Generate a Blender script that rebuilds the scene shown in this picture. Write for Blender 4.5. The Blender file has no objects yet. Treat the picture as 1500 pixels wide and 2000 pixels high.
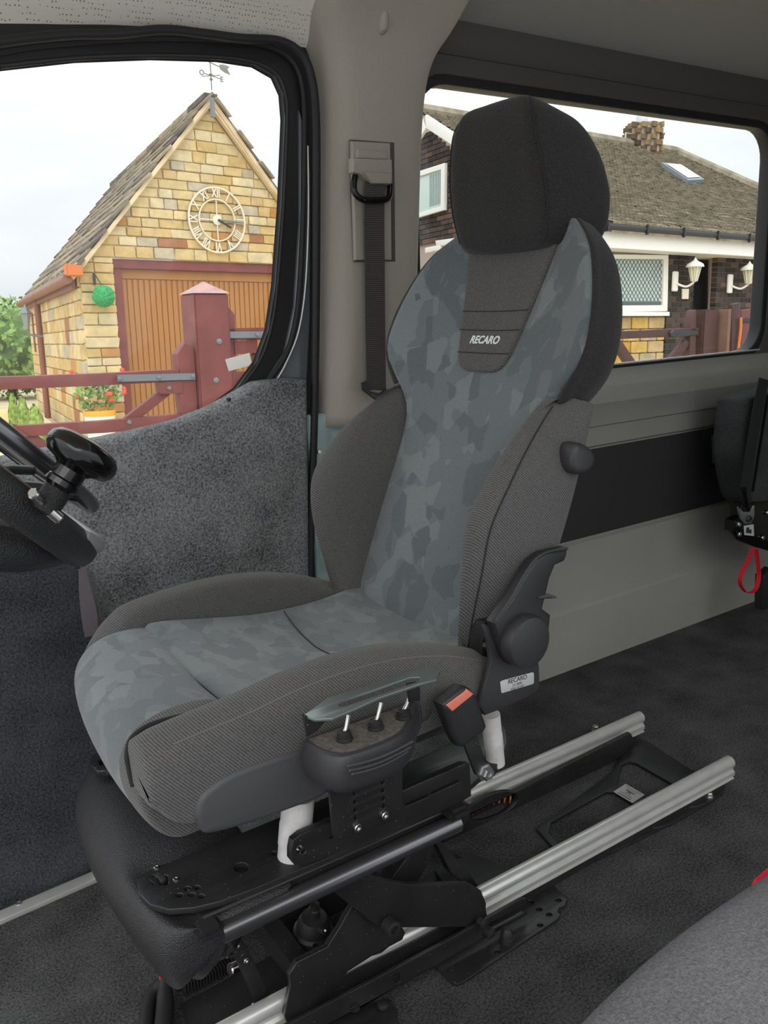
import bpy, bmesh, math, random
import numpy as np
from mathutils import Matrix, Vector
random.seed(7)
S = bpy.context.scene
COL = S.collection
PI = math.pi

# ------------------------------------------------------------------ camera
F, HY, TILT, VX, CH = 1680., 590., -.036, 3280., 1.06      # focal length in px, horizon row at centre, horizon slope, vanishing point of the van's length, height over the van floor
def cam_axes(f, hy, tilt, vx):
    a = np.array([0, hy-1000., f]); b = np.array([1000., hy-1000.+tilt*1000, f])
    z = np.cross(a, b); z /= np.linalg.norm(z)
    if z[1] > 0: z = -z
    x = np.array([vx-750., hy-1000.+tilt*(vx-750.), f]); x /= np.linalg.norm(x)
    return np.array([x, np.cross(z, x), z])
RW = cam_axes(F, HY, TILT, VX)
C0 = np.array([0., 0., CH])
cd = bpy.data.cameras.new('camera'); cam = bpy.data.objects.new('camera', cd); COL.objects.link(cam)
cd.sensor_fit = 'VERTICAL'; cd.sensor_height = 36.; cd.lens = F/2000*36.; cd.clip_start = .02; cd.clip_end = 300
m = np.eye(4); m[:3, 0] = RW@[1, 0, 0]; m[:3, 1] = RW@[0, -1, 0]; m[:3, 2] = RW@[0, 0, -1]; m[:3, 3] = C0
cam.matrix_world = Matrix(m.tolist()); S.camera = cam

# ------------------------------------------------------------------ sky and exposure
w = bpy.data.worlds.new('overcast_sky'); S.world = w; w.use_nodes = True
nt = w.node_tree; nt.nodes.clear()
o_ = nt.nodes.new('ShaderNodeOutputWorld'); bg = nt.nodes.new('ShaderNodeBackground'); tc = nt.nodes.new('ShaderNodeTexCoord')
sp = nt.nodes.new('ShaderNodeSeparateXYZ'); nt.links.new(tc.outputs['Generated'], sp.inputs[0])
zr = nt.nodes.new('ShaderNodeValToRGB'); zr.color_ramp.elements[0].position = 0.; zr.color_ramp.elements[0].color = (.65, .67, .685, 1)
zr.color_ramp.elements[1].position = 1.; zr.color_ramp.elements[1].color = (1.7, 1.74, 1.78, 1)
nt.links.new(sp.outputs['Z'], zr.inputs[0])
nz = nt.nodes.new('ShaderNodeTexNoise'); nz.inputs['Scale'].default_value = 3.; nz.inputs['Detail'].default_value = 5.
mp = nt.nodes.new('ShaderNodeMapping'); mp.inputs['Scale'].default_value = (1, 1, 3.5); nt.links.new(tc.outputs['Generated'], mp.inputs[0]); nt.links.new(mp.outputs[0], nz.inputs[0])
cr = nt.nodes.new('ShaderNodeValToRGB'); cr.color_ramp.elements[0].position = .3; cr.color_ramp.elements[0].color = (.90, .92, .94, 1); cr.color_ramp.elements[1].position = .65; cr.color_ramp.elements[1].color = (1.1, 1.1, 1.09, 1)
nt.links.new(nz.outputs[0], cr.inputs[0])
mu = nt.nodes.new('ShaderNodeMixRGB'); mu.blend_type = 'MULTIPLY'; mu.inputs[0].default_value = 1.; nt.links.new(zr.outputs[0], mu.inputs[1]); nt.links.new(cr.outputs[0], mu.inputs[2])
nt.links.new(mu.outputs[0], bg.inputs[0]); bg.inputs[1].default_value = 1.0; nt.links.new(bg.outputs[0], o_.inputs[0])
sd = bpy.data.lights.new('sun_through_cloud', 'SUN'); sd.energy = .9; sd.angle = math.radians(50); sd.color = (1., .97, .92)
sun = bpy.data.objects.new('sun_through_cloud', sd); COL.objects.link(sun); sun.rotation_euler = Vector((.42, .62, -.66)).to_track_quat('-Z', 'Y').to_euler()
S.view_settings.view_transform = 'Standard'; S.view_settings.look = 'None'; S.view_settings.exposure = 0.46; S.view_settings.gamma = 1.; S.view_settings.use_curve_mapping = False

# ------------------------------------------------------------------ pixel -> place helpers
def ray(x, y): return RW@np.array([x-750., y-1000., F])
def PY(x, y, Y): d = ray(x, y); return C0+d*(Y/d[1])
def PZ(x, y, Z): d = ray(x, y); return C0+d*((Z-CH)/d[2])
def PX(x, y, X): d = ray(x, y); return C0+d*(X/d[0])
def VV(*a): return np.array(a, float)

# ------------------------------------------------------------------ materials
def lin(c):
    if isinstance(c, str): c = tuple(int(c[i:i+2], 16)/255 for i in (0, 2, 4))
    return tuple((v/12.92 if v <= .04045 else ((v+.055)/1.055)**2.4) for v in c[:3])+(1.,)
MATS = {}
def new_mat(name):
    mt = bpy.data.materials.new(name); mt.use_nodes = True; MATS[name] = mt
    return mt, mt.node_tree, mt.node_tree.nodes['Principled BSDF']
def node(t, k, **kw):
    n = t.nodes.new(k)
    for a, b in kw.items():
        if a in ('blend_type', 'operation', 'data_type', 'feature', 'distance', 'bands_direction', 'wave_type', 'voronoi_dimensions', 'noise_dimensions'): setattr(n, a, b)
        else: n.inputs[a.replace('_', ' ')].default_value = b
    return n
def coords(t, scale=(1, 1, 1), rot=(0, 0, 0)):
    c = t.nodes.new('ShaderNodeTexCoord'); mpn = t.nodes.new('ShaderNodeMapping'); mpn.inputs['Scale'].default_value = scale; mpn.inputs['Rotation'].default_value = rot
    t.links.new(c.outputs['Object'], mpn.inputs[0]); return mpn.outputs[0]
def ramp(t, src, stops, const=False):
    r = t.nodes.new('ShaderNodeValToRGB'); e = r.color_ramp.elements
    if const: r.color_ramp.interpolation = 'CONSTANT'
    while len(e) < len(stops): e.new(.5)
    for k, (p, c) in zip(e, stops): k.position = p; k.color = lin(c) if not isinstance(c, float) else (c, c, c, 1)
    t.links.new(src, r.inputs[0]); return r.outputs[0]
def add_bump(t, b, src, strength, dist):
    n = t.nodes.new('ShaderNodeBump'); n.inputs['Strength'].default_value = strength; n.inputs['Distance'].default_value = dist
    t.links.new(src, n.inputs['Height'])
    if b.inputs['Normal'].is_linked: t.links.new(b.inputs['Normal'].links[0].from_socket, n.inputs['Normal'])
    t.links.new(n.outputs[0], b.inputs['Normal'])
def plain(name, c, rough=.5, metal=0., bump=0., bscale=400., var=0., vscale=8., spec=.5):
    mt, t, b = new_mat(name); b.inputs['Base Color'].default_value = lin(c); b.inputs['Roughness'].default_value = rough; b.inputs['Metallic'].default_value = metal
    b.inputs['Specular IOR Level'].default_value = spec
    if var:
        n = node(t, 'ShaderNodeTexNoise', Scale=vscale, Detail=5.); t.links.new(coords(t), n.inputs[0])
        L = np.array(lin(c)[:3]); r = t.nodes.new('ShaderNodeValToRGB'); r.color_ramp.elements[0].position = .3; r.color_ramp.elements[1].position = .7
        r.color_ramp.elements[0].color = (*np.clip(L*(1-var), 0, 1), 1); r.color_ramp.elements[1].color = (*np.clip(L*(1+var), 0, 1), 1)
        t.links.new(n.outputs[0], r.inputs[0]); t.links.new(r.outputs[0], b.inputs['Base Color'])
    if bump:
        n = node(t, 'ShaderNodeTexNoise', Scale=bscale, Detail=3.); t.links.new(coords(t), n.inputs[0]); add_bump(t, b, n.outputs[0], bump, .002)
    return mt
def carpet(name, c0, c1, scale=260., wr=0.):
    mt, t, b = new_mat(name); b.inputs['Roughness'].default_value = 1.; b.inputs['Specular IOR Level'].default_value = .1
    v = coords(t); n = node(t, 'ShaderNodeTexNoise', Scale=scale, Detail=4., Roughness=.75); t.links.new(v, n.inputs[0])
    n2 = node(t, 'ShaderNodeTexNoise', Scale=9., Detail=4.); t.links.new(v, n2.inputs[0])
    mx = node(t, 'ShaderNodeMath', operation='ADD'); t.links.new(n.outputs[0], mx.inputs[0]); ml = node(t, 'ShaderNodeMath', operation='MULTIPLY'); ml.inputs[1].default_value = .35
    t.links.new(n2.outputs[0], ml.inputs[0]); t.links.new(ml.outputs[0], mx.inputs[1])
    t.links.new(ramp(t, mx.outputs[0], [(.5, c0), (.86, c1)]), b.inputs['Base Color'])
    add_bump(t, b, n.outputs[0], 1., .006)
    if wr:
        n3 = node(t, 'ShaderNodeTexNoise', Scale=5., Detail=1.5, Distortion=.6); t.links.new(coords(t, (1, 1, 1.6), (0, .5, 0)), n3.inputs[0]); add_bump(t, b, n3.outputs[0], wr, .03)
    return mt
def twill(name, c0, c1, rot=(0, .7, 0), scale=125., mixf=.6):
    mt, t, b = new_mat(name); b.inputs['Roughness'].default_value = .95; b.inputs['Specular IOR Level'].default_value = .15; b.inputs['Sheen Weight'].default_value = .15
    v = coords(t, (1, 1, 1), rot); wv = node(t, 'ShaderNodeTexWave', Scale=scale, Distortion=.6, Detail=1., Detail_Scale=30.); t.links.new(v, wv.inputs[0])
    n = node(t, 'ShaderNodeTexNoise', Scale=420., Detail=2.); t.links.new(v, n.inputs[0])
    mx = node(t, 'ShaderNodeMixRGB', Fac=mixf); t.links.new(wv.outputs[0], mx.inputs[1]); t.links.new(n.outputs[0], mx.inputs[2])
    t.links.new(ramp(t, mx.outputs[0], [(.2, c0), (.8, c1)]), b.inputs['Base Color']); add_bump(t, b, mx.outputs[0], .7, .0012)
    return mt
def camo(name, cols, rot=(0, 0, 0)):
    mt, t, b = new_mat(name); b.inputs['Roughness'].default_value = .95; b.inputs['Specular IOR Level'].default_value = .15; b.inputs['Sheen Weight'].default_value = .25
    v = coords(t, (34., 24., 15.), rot)
    vo = node(t, 'ShaderNodeTexVoronoi', Scale=1., distance='MANHATTAN'); t.links.new(v, vo.inputs[0]); vo2 = node(t, 'ShaderNodeTexVoronoi', Scale=.62, distance='MANHATTAN'); t.links.new(v, vo2.inputs[0])
    sx = t.nodes.new('ShaderNodeSeparateColor'); t.links.new(vo.outputs['Color'], sx.inputs[0]); s2 = t.nodes.new('ShaderNodeSeparateColor'); t.links.new(vo2.outputs['Color'], s2.inputs[0])
    av = node(t, 'ShaderNodeMixRGB', Fac=.45); t.links.new(sx.outputs[0], av.inputs[1]); t.links.new(s2.outputs[0], av.inputs[2])
    c = ramp(t, av.outputs[0], [(0., cols[0]), (.40, cols[1]), (.66, cols[2])], True)
    n = node(t, 'ShaderNodeTexNoise', Scale=700., Detail=2.); t.links.new(coords(t), n.inputs[0])
    m2 = node(t, 'ShaderNodeMixRGB', blend_type='MULTIPLY', Fac=1.); t.links.new(c, m2.inputs[1]); t.links.new(ramp(t, n.outputs[0], [(.25, .72), (.75, 1.)]), m2.inputs[2])
    t.links.new(m2.outputs[0], b.inputs['Base Color']); add_bump(t, b, n.outputs[0], .5, .001)
    return mt
def per_object(name, stops, rough=.9, var=.18, vscale=14., bump=.6, spec=.3):
    """one material, a tone of its own for every stone, brick or slate"""
    mt, t, b = new_mat(name); b.inputs['Roughness'].default_value = rough; b.inputs['Specular IOR Level'].default_value = spec
    oi = t.nodes.new('ShaderNodeObjectInfo'); c = ramp(t, oi.outputs['Random'], stops, True)
    n = node(t, 'ShaderNodeTexNoise', Scale=vscale, Detail=6., Roughness=.65)
    g = t.nodes.new('ShaderNodeNewGeometry'); t.links.new(g.outputs['Position'], n.inputs[0])
    m2 = node(t, 'ShaderNodeMixRGB', blend_type='MULTIPLY', Fac=1.); t.links.new(c, m2.inputs[1]); t.links.new(ramp(t, n.outputs[0], [(.25, 1-2*var), (.7, 1.)]), m2.inputs[2])
    t.links.new(m2.outputs[0], b.inputs['Base Color']); add_bump(t, b, n.outputs[0], bump, .02)
    return mt
def glass(name, tint=(.93, .95, .95), refl=.05):
    mt, t, b = new_mat(name); t.nodes.remove(b); out = t.nodes['Material Output']
    tr = t.nodes.new('ShaderNodeBsdfTransparent'); tr.inputs[0].default_value = (*tint, 1); gl = t.nodes.new('ShaderNodeBsdfGlossy'); gl.inputs['Roughness'].default_value = .03
    mx = t.nodes.new('ShaderNodeMixShader'); mx.inputs[0].default_value = refl; t.links.new(tr.outputs[0], mx.inputs[1]); t.links.new(gl.outputs[0], mx.inputs[2]); t.links.new(mx.outputs[0], out.inputs[0])
    return mt

M = MATS
carpet('floor_carpet', '282828', '6f6f70', 230.)
carpet('door_carpet', '4c4e51', 'c4c6c8', 230., .35)
carpet('kick_carpet', '282a2f', '6c6e75', 230., .2)
twill('twill', '3e3d3d', '706e6d', (0, .7, 0), 95., .55); twill('twill_dark', '222121', '3e3c3b', (.3, .6, 0), 125., .88); twill('twill_inset', '3c3b3a', '6e6b67', (.5, .6, 0), 125., .8)
camo('camo', ('656b6e', '71777a', '7e8486'), (0, .4, .35)); camo('camo_seat', ('6a7073', '747a7d', '7e8486'), (.9, .2, 1.3))
carpet('grey_cloth', '77757a', 'a3a2a6', 420.)
carpet('rear_cloth', '3a3c3d', '606263', 420.)
plain('black_steel', '262627', .38, 0., .25, 60., .25, 14.); plain('black_plastic', '2b2b2d', .42, 0., .25, 900.); plain('grey_plastic', '49494b', .5, 0., .2, 900.)
plain('gloss_black', '0c0c0d', .15); plain('rubber', '1d1d1f', .6); plain('grained_black', '2a2a2c', .34, 0., .9, 520.)
plain('soft_black', '343437', .45, 0., .2, 800.)
plain('aluminium', 'dcdcd8', .34, .55, .06, 120., .06, 30.); plain('steel', 'c4c4c2', .22, 1.); plain('zinc', 'b5b8b8', .35, .9, .1, 200.)
plain('wrap_white', 'd8d4d1', .7, 0., .5, 60., .1, 60.)
plain('pillar_plastic', 'a59d92', .62, 0., .25, 700.); plain('trim_brown', '4f4a46', .7, 0., .2, 700.); plain('wall_grey', '92928b', .62, 0., .15, 900., .07, 3.); plain('ledge_grey', '8d8d86', .6, 0., .15, 900.)
plain('panel_black', '2b2b2d', .7, 0., .3, 500.); plain('door_paint', '6d7378', .35, .3); plain('bare_metal', '8fa3a2', .4, .3, 0., 400., .25, 20.)
plain('headliner_rear', '8c8a87', .95, 0., .5, 300.); plain('sticker_white', 'e8e8e6', .6); plain('sticker_silver', 'c9cacb', .4, .2)
plain('ink', '2a2a2c', .7); plain('ink_grey', '77787a', .7); plain('thread', 'e9ebec', .9); plain('seam', '2d2c2c', 1.); plain('stitch', '6c6966', 1.)
plain('orange_button', 'e8836f', .45); plain('red_strap', 'd3182f', .7, 0., .3, 300.); plain('red_wire', 'cc1a2a', .4); plain('orange_wire', 'd07830', .4)
plain('dust', '8b8076', 1.)
mt, t, b = new_mat('webbing'); b.inputs['Roughness'].default_value = .8
wv = node(t, 'ShaderNodeTexWave', Scale=75., bands_direction='Z'); t.links.new(coords(t), wv.inputs[0]); t.links.new(ramp(t, wv.outputs[0], [(.1, '3a3633'), (.9, '585350')]), b.inputs['Base Color']); add_bump(t, b, wv.outputs[0], .5, .001)
plain('webbing_grey', '6e676c', .8, 0., .6, 500.)
def speckle(name):
    t = M[name].node_tree; b = t.nodes['Principled BSDF']; vo = node(t, 'ShaderNodeTexVoronoi', Scale=170.); t.links.new(coords(t), vo.inputs[0])
    r = t.nodes.new('ShaderNodeValToRGB'); r.color_ramp.elements[0].position = .05; r.color_ramp.elements[0].color = (1, 1, 1, 1); r.color_ramp.elements[1].position = .13; r.color_ramp.elements[1].color = (0, 0, 0, 1); t.links.new(vo.outputs['Distance'], r.inputs[0])
    s_ = t.nodes.new('ShaderNodeSeparateColor'); t.links.new(vo.outputs['Color'], s_.inputs[0]); th = node(t, 'ShaderNodeMath', operation='GREATER_THAN'); th.inputs[1].default_value = .72; t.links.new(s_.outputs[0], th.inputs[0])
    ml = node(t, 'ShaderNodeMath', operation='MULTIPLY'); t.links.new(r.outputs[0], ml.inputs[0]); t.links.new(th.outputs[0], ml.inputs[1])
    mx = node(t, 'ShaderNodeMixRGB'); src = b.inputs['Base Color'].links[0].from_socket if b.inputs['Base Color'].is_linked else None
    if src: t.links.new(src, mx.inputs[1])
    else: mx.inputs[1].default_value = b.inputs['Base Color'].default_value
    mx.inputs[2].default_value = lin('a39c94'); t.links.new(ml.outputs[0], mx.inputs[0]); t.links.new(mx.outputs[0], b.inputs['Base Color'])
speckle('black_steel')
mt, t, b = new_mat('perforated_vinyl'); b.inputs['Roughness'].default_value = .75
vo = node(t, 'ShaderNodeTexVoronoi', Scale=150., Randomness=.35); t.links.new(coords(t), vo.inputs[0]); c = ramp(t, vo.outputs[0], [(.14, '7a746c'), (.26, 'e0dacf')]); t.links.new(c, b.inputs['Base Color'])
t = M['sticker_white'].node_tree; tl = t.nodes.new('ShaderNodeBsdfTranslucent'); tl.inputs[0].default_value = lin('f2f2f0'); ms = t.nodes.new('ShaderNodeMixShader'); ms.inputs[0].default_value = .6
t.links.new(t.nodes['Principled BSDF'].outputs[0], ms.inputs[1]); t.links.new(tl.outputs[0], ms.inputs[2]); t.links.new(ms.outputs[0], t.nodes['Material Output'].inputs[0])
glass('window_glass', (.95, .965, .965), .025); glass('dusty_glass', (.96, .965, .965), .03)

# ------------------------------------------------------------------ object helpers
def tag(o, label=None, cat=None, group=None, kind=None):
    if label: o['label'] = label
    if cat: o['category'] = cat
    if group: o['group'] = group
    if kind: o['kind'] = kind
    return o
def thing(name, label, cat, loc=(0, 0, 0), group=None, kind=None, mat4=None):
    o = bpy.data.objects.new(name, None); o.empty_display_size = .05; COL.objects.link(o)
    if mat4 is not None: o.matrix_world = mat4
    else: o.location = loc
    return tag(o, label, cat, group, kind)
def off(parent):
    """world position of the root a part hangs under (van things are never rotated)"""
    p = parent
    while p is not None and p.parent is not None: p = p.parent
    return np.array(p.location) if p is not None and not p.get('_local') else np.zeros(3)
def link(name, me, mat=None, parent=None, smooth=None):
    o = bpy.data.objects.new(name, me); COL.objects.link(o)
    if mat is not None and not me.materials: me.materials.append(M[mat] if isinstance(mat, str) else mat)
    if parent is not None: o.parent = parent
    if smooth is not None: shade(me, smooth)
    return o
def shade(me, ang):
    if ang <= 0: return
    me.polygons.foreach_set('use_smooth', [True]*len(me.polygons))
    if ang < 180: me.set_sharp_from_angle(angle=math.radians(ang))
def mesh(name, vs, fs, mat, parent=None, smooth=35, world=True):
    me = bpy.data.meshes.new(name); vs = np.asarray(vs, float)
    if world and parent is not None: vs = vs-off(parent)
    me.from_pydata([tuple(v) for v in vs], [], [tuple(f) for f in fs]); me.update()
    bm = bmesh.new(); bm.from_mesh(me); bmesh.ops.recalc_face_normals(bm, faces=bm.faces); bm.to_mesh(me); bm.free()
    return link(name, me, mat, parent, smooth)
def box(name, lo, hi, mat, parent=None, bev=.003, M4=None, seg=2):
    lo, hi = np.minimum(lo, hi), np.maximum(lo, hi); c = (lo+hi)/2; s = hi-lo
    bm = bmesh.new(); bmesh.ops.create_cube(bm, size=1.); bmesh.ops.scale(bm, vec=s, verts=bm.verts)
    if bev: bmesh.ops.bevel(bm, geom=list(bm.edges), offset=min(bev, .45*min(s)), segments=seg, affect='EDGES')
    bmesh.ops.translate(bm, vec=c, verts=bm.verts)
    if M4 is not None: bmesh.ops.transform(bm, matrix=M4, verts=bm.verts)
    if parent is not None: bmesh.ops.translate(bm, vec=-off(parent), verts=bm.verts)
    me = bpy.data.meshes.new(name); bm.to_mesh(me); bm.free()
    return link(name, me, mat, parent, 35)
def frame(o, x, y, z):
    m = np.eye(4); m[:3, 0] = x; m[:3, 1] = y; m[:3, 2] = z; m[:3, 3] = o; return m
def plate(name, pts, fr, th, mat, parent=None, holes=(), bev=.001, world=True, res=2):
    """flat plate cut to an outline in the frame's x-y plane, its thickness along the frame's +z"""
    cu = bpy.data.curves.new(name, 'CURVE'); cu.dimensions = '2D'; cu.fill_mode = 'BOTH'; cu.extrude = max(th/2-bev, 1e-4); cu.bevel_depth = bev; cu.bevel_resolution = res; cu.offset = -bev
    for poly in [pts]+list(holes):
        sp = cu.splines.new('POLY'); sp.points.add(len(poly)-1); sp.use_cyclic_u = True
        for k, p in zip(sp.points, poly): k.co = (p[0], p[1], 0, 1)
    ob = bpy.data.objects.new(name, cu); me = bpy.data.meshes.new_from_object(ob); bpy.data.objects.remove(ob); bpy.data.curves.remove(cu)
    n = len(me.vertices); co = np.empty(n*3); me.vertices.foreach_get('co', co); co = co.reshape(-1, 3); co[:, 2] += th/2
    co = co@fr[:3, :3].T+fr[:3, 3]
    if world and parent is not None: co = co-off(parent)
    me.vertices.foreach_set('co', co.ravel()); me.name = name; me.materials.clear()
    bm = bmesh.new(); bm.from_mesh(me); bmesh.ops.remove_doubles(bm, verts=bm.verts, dist=1e-6); bmesh.ops.recalc_face_normals(bm, faces=bm.faces); bm.to_mesh(me); bm.free()
    return link(name, me, mat, parent, 35)
def crom(P, n, closed=False):
    P = np.asarray(P, float); K = len(P); out = []
    segs = K if closed else K-1
    for i in range(n):
        tt = i*segs/n if closed else i*segs/(n-1)
        k = min(int(tt), segs-1); f = tt-k
        g = (lambda j: P[j % K]) if closed else (lambda j: P[min(max(j, 0), K-1)])
        p0, p1, p2, p3 = g(k-1), g(k), g(k+1), g(k+2)
        out.append(.5*((2*p1)+(-p0+p2)*f+(2*p0-5*p1+4*p2-p3)*f*f+(-p0+3*p1-3*p2+p3)*f**3))
    return np.array(out)
def plY(name, px, Y, th, mat, parent=None, holes=(), bev=.0012, smooth=0):
    """upright plate facing the near side: pixel outline laid on the plane y = Y"""
    q = [(p[0], p[2]) for p in (PY(x, y, Y) for x, y in px)]
    hs = [[(p[0], p[2]) for p in (PY(x, y, Y) for x, y in h)] for h in holes]
    if smooth: q = [tuple(v) for v in crom(q, smooth, True)]
    return plate(name, q, frame((0, Y+th, 0), (1, 0, 0), (0, 0, 1), (0, -1, 0)), th, mat, parent, hs, bev)
def plZ(name, px, Z, th, mat, parent=None, holes=(), bev=.001, smooth=0):
    """lying plate: pixel outline laid on the plane z = Z, thickness below it"""
    q = [tuple(PZ(x, y, Z)[:2]) for x, y in px]; hs = [[tuple(PZ(x, y, Z)[:2]) for x, y in h] for h in holes]
    if smooth: q = [tuple(v) for v in crom(q, smooth, True)]
    return plate(name, q, frame((0, 0, Z-th), (1, 0, 0), (0, 1, 0), (0, 0, 1)), th, mat, parent, hs, bev)
def prX(name, yz, x0, x1, mat, parent=None, bev=.002):
    """profile in the y-z plane run along the van"""
    return plate(name, yz, frame((x0, 0, 0), (0, 1, 0), (0, 0, 1), (1, 0, 0)), x1-x0, mat, parent, (), bev)
def prY(name, xz, y0, y1, mat, parent=None, bev=.001, holes=()):
    return plate(name, xz, frame((0, y1, 0), (1, 0, 0), (0, 0, 1), (0, -1, 0)), y1-y0, mat, parent, holes, bev)
def circ(c, r, n=16): return [(c[0]+r*math.cos(a), c[1]+r*math.sin(a)) for a in np.linspace(0, 2*PI, n, endpoint=False)]
def rrect(x0, x1, y0, y1, r, n=6):
    out = []
    for cx, cy, a0 in ((x1-r, y1-r, 0), (x0+r, y1-r, 90), (x0+r, y0+r, 180), (x1-r, y0+r, 270)):
        for k in range(n+1): a = math.radians(a0+90*k/n); out.append((cx+r*math.cos(a), cy+r*math.sin(a)))
    return out
def basis(d, ref=(0, 0, 1)):
    d = np.asarray(d, float); d = d/np.linalg.norm(d); ref = np.asarray(ref, float)
    if abs(d@ref) > .95: ref = np.array([1., 0, 0])
    a = np.cross(ref, d); a /= np.linalg.norm(a); return d, a, np.cross(d, a)
def tube(name, path, r, mat, parent=None, n=14, smooth_n=0, prof=None, closed=False, ref=(0, 0, 1), world=True):
    """round (or profiled) bar swept along a path; r may vary along it"""
    P = np.asarray(path, float)
    if smooth_n: P = crom(P, smooth_n, closed)
    K = len(P); R_ = [r]*K if np.isscalar(r) else list(np.interp(np.linspace(0, 1, K), np.linspace(0, 1, len(r)), r))
    prof = prof if prof is not None else [(math.cos(a), math.sin(a)) for a in np.linspace(0, 2*PI, n, endpoint=False)]
    n = len(prof); vs = []; fs = []; up = np.asarray(ref, float)
    for i in range(K):
        d = P[(i+1) % K]-P[i-1] if closed else P[min(i+1, K-1)]-P[max(i-1, 0)]
        d, a, b2 = basis(d, up); up = b2
        for (s, q) in prof: vs.append(P[i]+a*s*R_[i]+b2*q*R_[i])
    for i in range(K if closed else K-1):
        for j in range(n):
            a0 = i*n+j; a1 = i*n+(j+1) % n; b0 = ((i+1) % K)*n+j; b1 = ((i+1) % K)*n+(j+1) % n
            fs.append((a0, a1, b1, b0))
    if not closed: fs += [tuple(range(n-1, -1, -1)), tuple(range((K-1)*n, K*n))]
    return mesh(name, vs, fs, mat, parent, 40, world)
def lathe(name, o, axis, prof, mat, parent=None, n=24, world=True, ref=(0, 0, 1)):
    """prof: (radius, height along axis)"""
    d, a, b2 = basis(axis, ref); o = np.asarray(o, float); vs = []; fs = []
    for r, h in prof:
        for k in range(n): t_ = 2*PI*k/n; vs.append(o+d*h+(a*math.cos(t_)+b2*math.sin(t_))*r)
    for i in range(len(prof)-1):
        for k in range(n): fs.append((i*n+k, i*n+(k+1) % n, (i+1)*n+(k+1) % n, (i+1)*n+k))
    fs += [tuple(range(n)), tuple(range((len(prof)-1)*n, len(prof)*n))]
    return mesh(name, vs, fs, mat, parent, 35, world)
def loft(name, secs, mat, parent=None, n=32, m=0, smooth=180):
    """skin over closed sections, each given by the same number of control points"""
    secs = [crom(s, n, True) for s in secs]
    m = m or len(secs)*4
    A = np.stack(secs); G = np.stack([crom(A[:, j], m) for j in range(n)], 1); vs = list(G.reshape(-1, 3)); fs = []
    for i in range(m-1):
        for j in range(n): fs.append((i*n+j, i*n+(j+1) % n, (i+1)*n+(j+1) % n, (i+1)*n+j))
    for i in (0, m-1):
        c = len(vs); vs.append(G[i].mean(0))
        for j in range(n): fs.append((i*n+j, i*n+(j+1) % n, c))
    return mesh(name, vs, fs, mat, parent, smooth)
def sheet(name, fn, nu, nv, th, mat, parent=None, thdir=None, smooth=180):
    """surface patch fn(s,t), s,t in 0..1, given a thickness"""
    g = np.array([[fn(i/(nu-1), j/(nv-1)) for j in range(nv)] for i in range(nu)])
    if thdir is None:
        du = np.gradient(g, axis=0); dv = np.gradient(g, axis=1); nn = np.cross(du, dv); nn /= np.linalg.norm(nn, axis=2, keepdims=True)+1e-12
    else: nn = np.broadcast_to(np.asarray(thdir, float), g.shape)
    h = g-nn*th; vs = list(g.reshape(-1, 3))+list(h.reshape(-1, 3)); N_ = nu*nv; fs = []
    for i in range(nu-1):
        for j in range(nv-1):
            a = i*nv+j; fs.append((a, a+1, a+nv+1, a+nv)); fs.append((N_+a, N_+a+nv, N_+a+nv+1, N_+a+1))
    edge = [i*nv for i in range(nu)]+[(nu-1)*nv+j for j in range(1, nv)]+[i*nv+nv-1 for i in range(nu-2, -1, -1)]+[j for j in range(nv-2, 0, -1)]
    for a, b2 in zip(edge, edge[1:]+edge[:1]): fs.append((a, b2, N_+b2, N_+a))
    return mesh(name, vs, fs, mat, parent, smooth if smooth < 180 else 50)
def pad(name, mp_, u0, u1, half, vf, vb, r, mat, parent=None, nu=40, ns=28, ends=(True, True)):
    """cushion: front v = vf(u, s) with edges rolled over by r, flat back at vb(u)"""
    us = u0+(u1-u0)*(.5-.5*np.cos(np.linspace(0, PI, nu))); ss = np.sin(np.linspace(-PI/2, PI/2, ns)); vs = []; fs = []
    def roll(d): return 0. if d >= r else r-math.sqrt(max(r*r-(r-d)**2, 0))
    for u in us:
        for s in ss:
            h_ = half(u); dd = [h_*(1-abs(s))]
            if ends[0]: dd.append(u-u0)
            if ends[1]: dd.append(u1-u)
            vs.append(mp_(u, s*h_, vf(u, s)-min(sum(roll(d) for d in dd), r*1.2)))
    for u in us:
        for s in ss: vs.append(mp_(u, s*half(u), vb(u)))
    N_ = nu*ns
    for i in range(nu-1):
        for j in range(ns-1):
            a = i*ns+j; fs.append((a, a+1, a+ns+1, a+ns)); fs.append((N_+a, N_+a+ns, N_+a+ns+1, N_+a+1))
    edge = [i*ns for i in range(nu)]+[(nu-1)*ns+j for j in range(1, ns)]+[i*ns+ns-1 for i in range(nu-2, -1, -1)]+[j for j in range(ns-2, 0, -1)]
    for a, b2 in zip(edge, edge[1:]+edge[:1]): fs.append((a, b2, N_+b2, N_+a))
    return mesh(name, vs, fs, mat, parent, 60)
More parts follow.
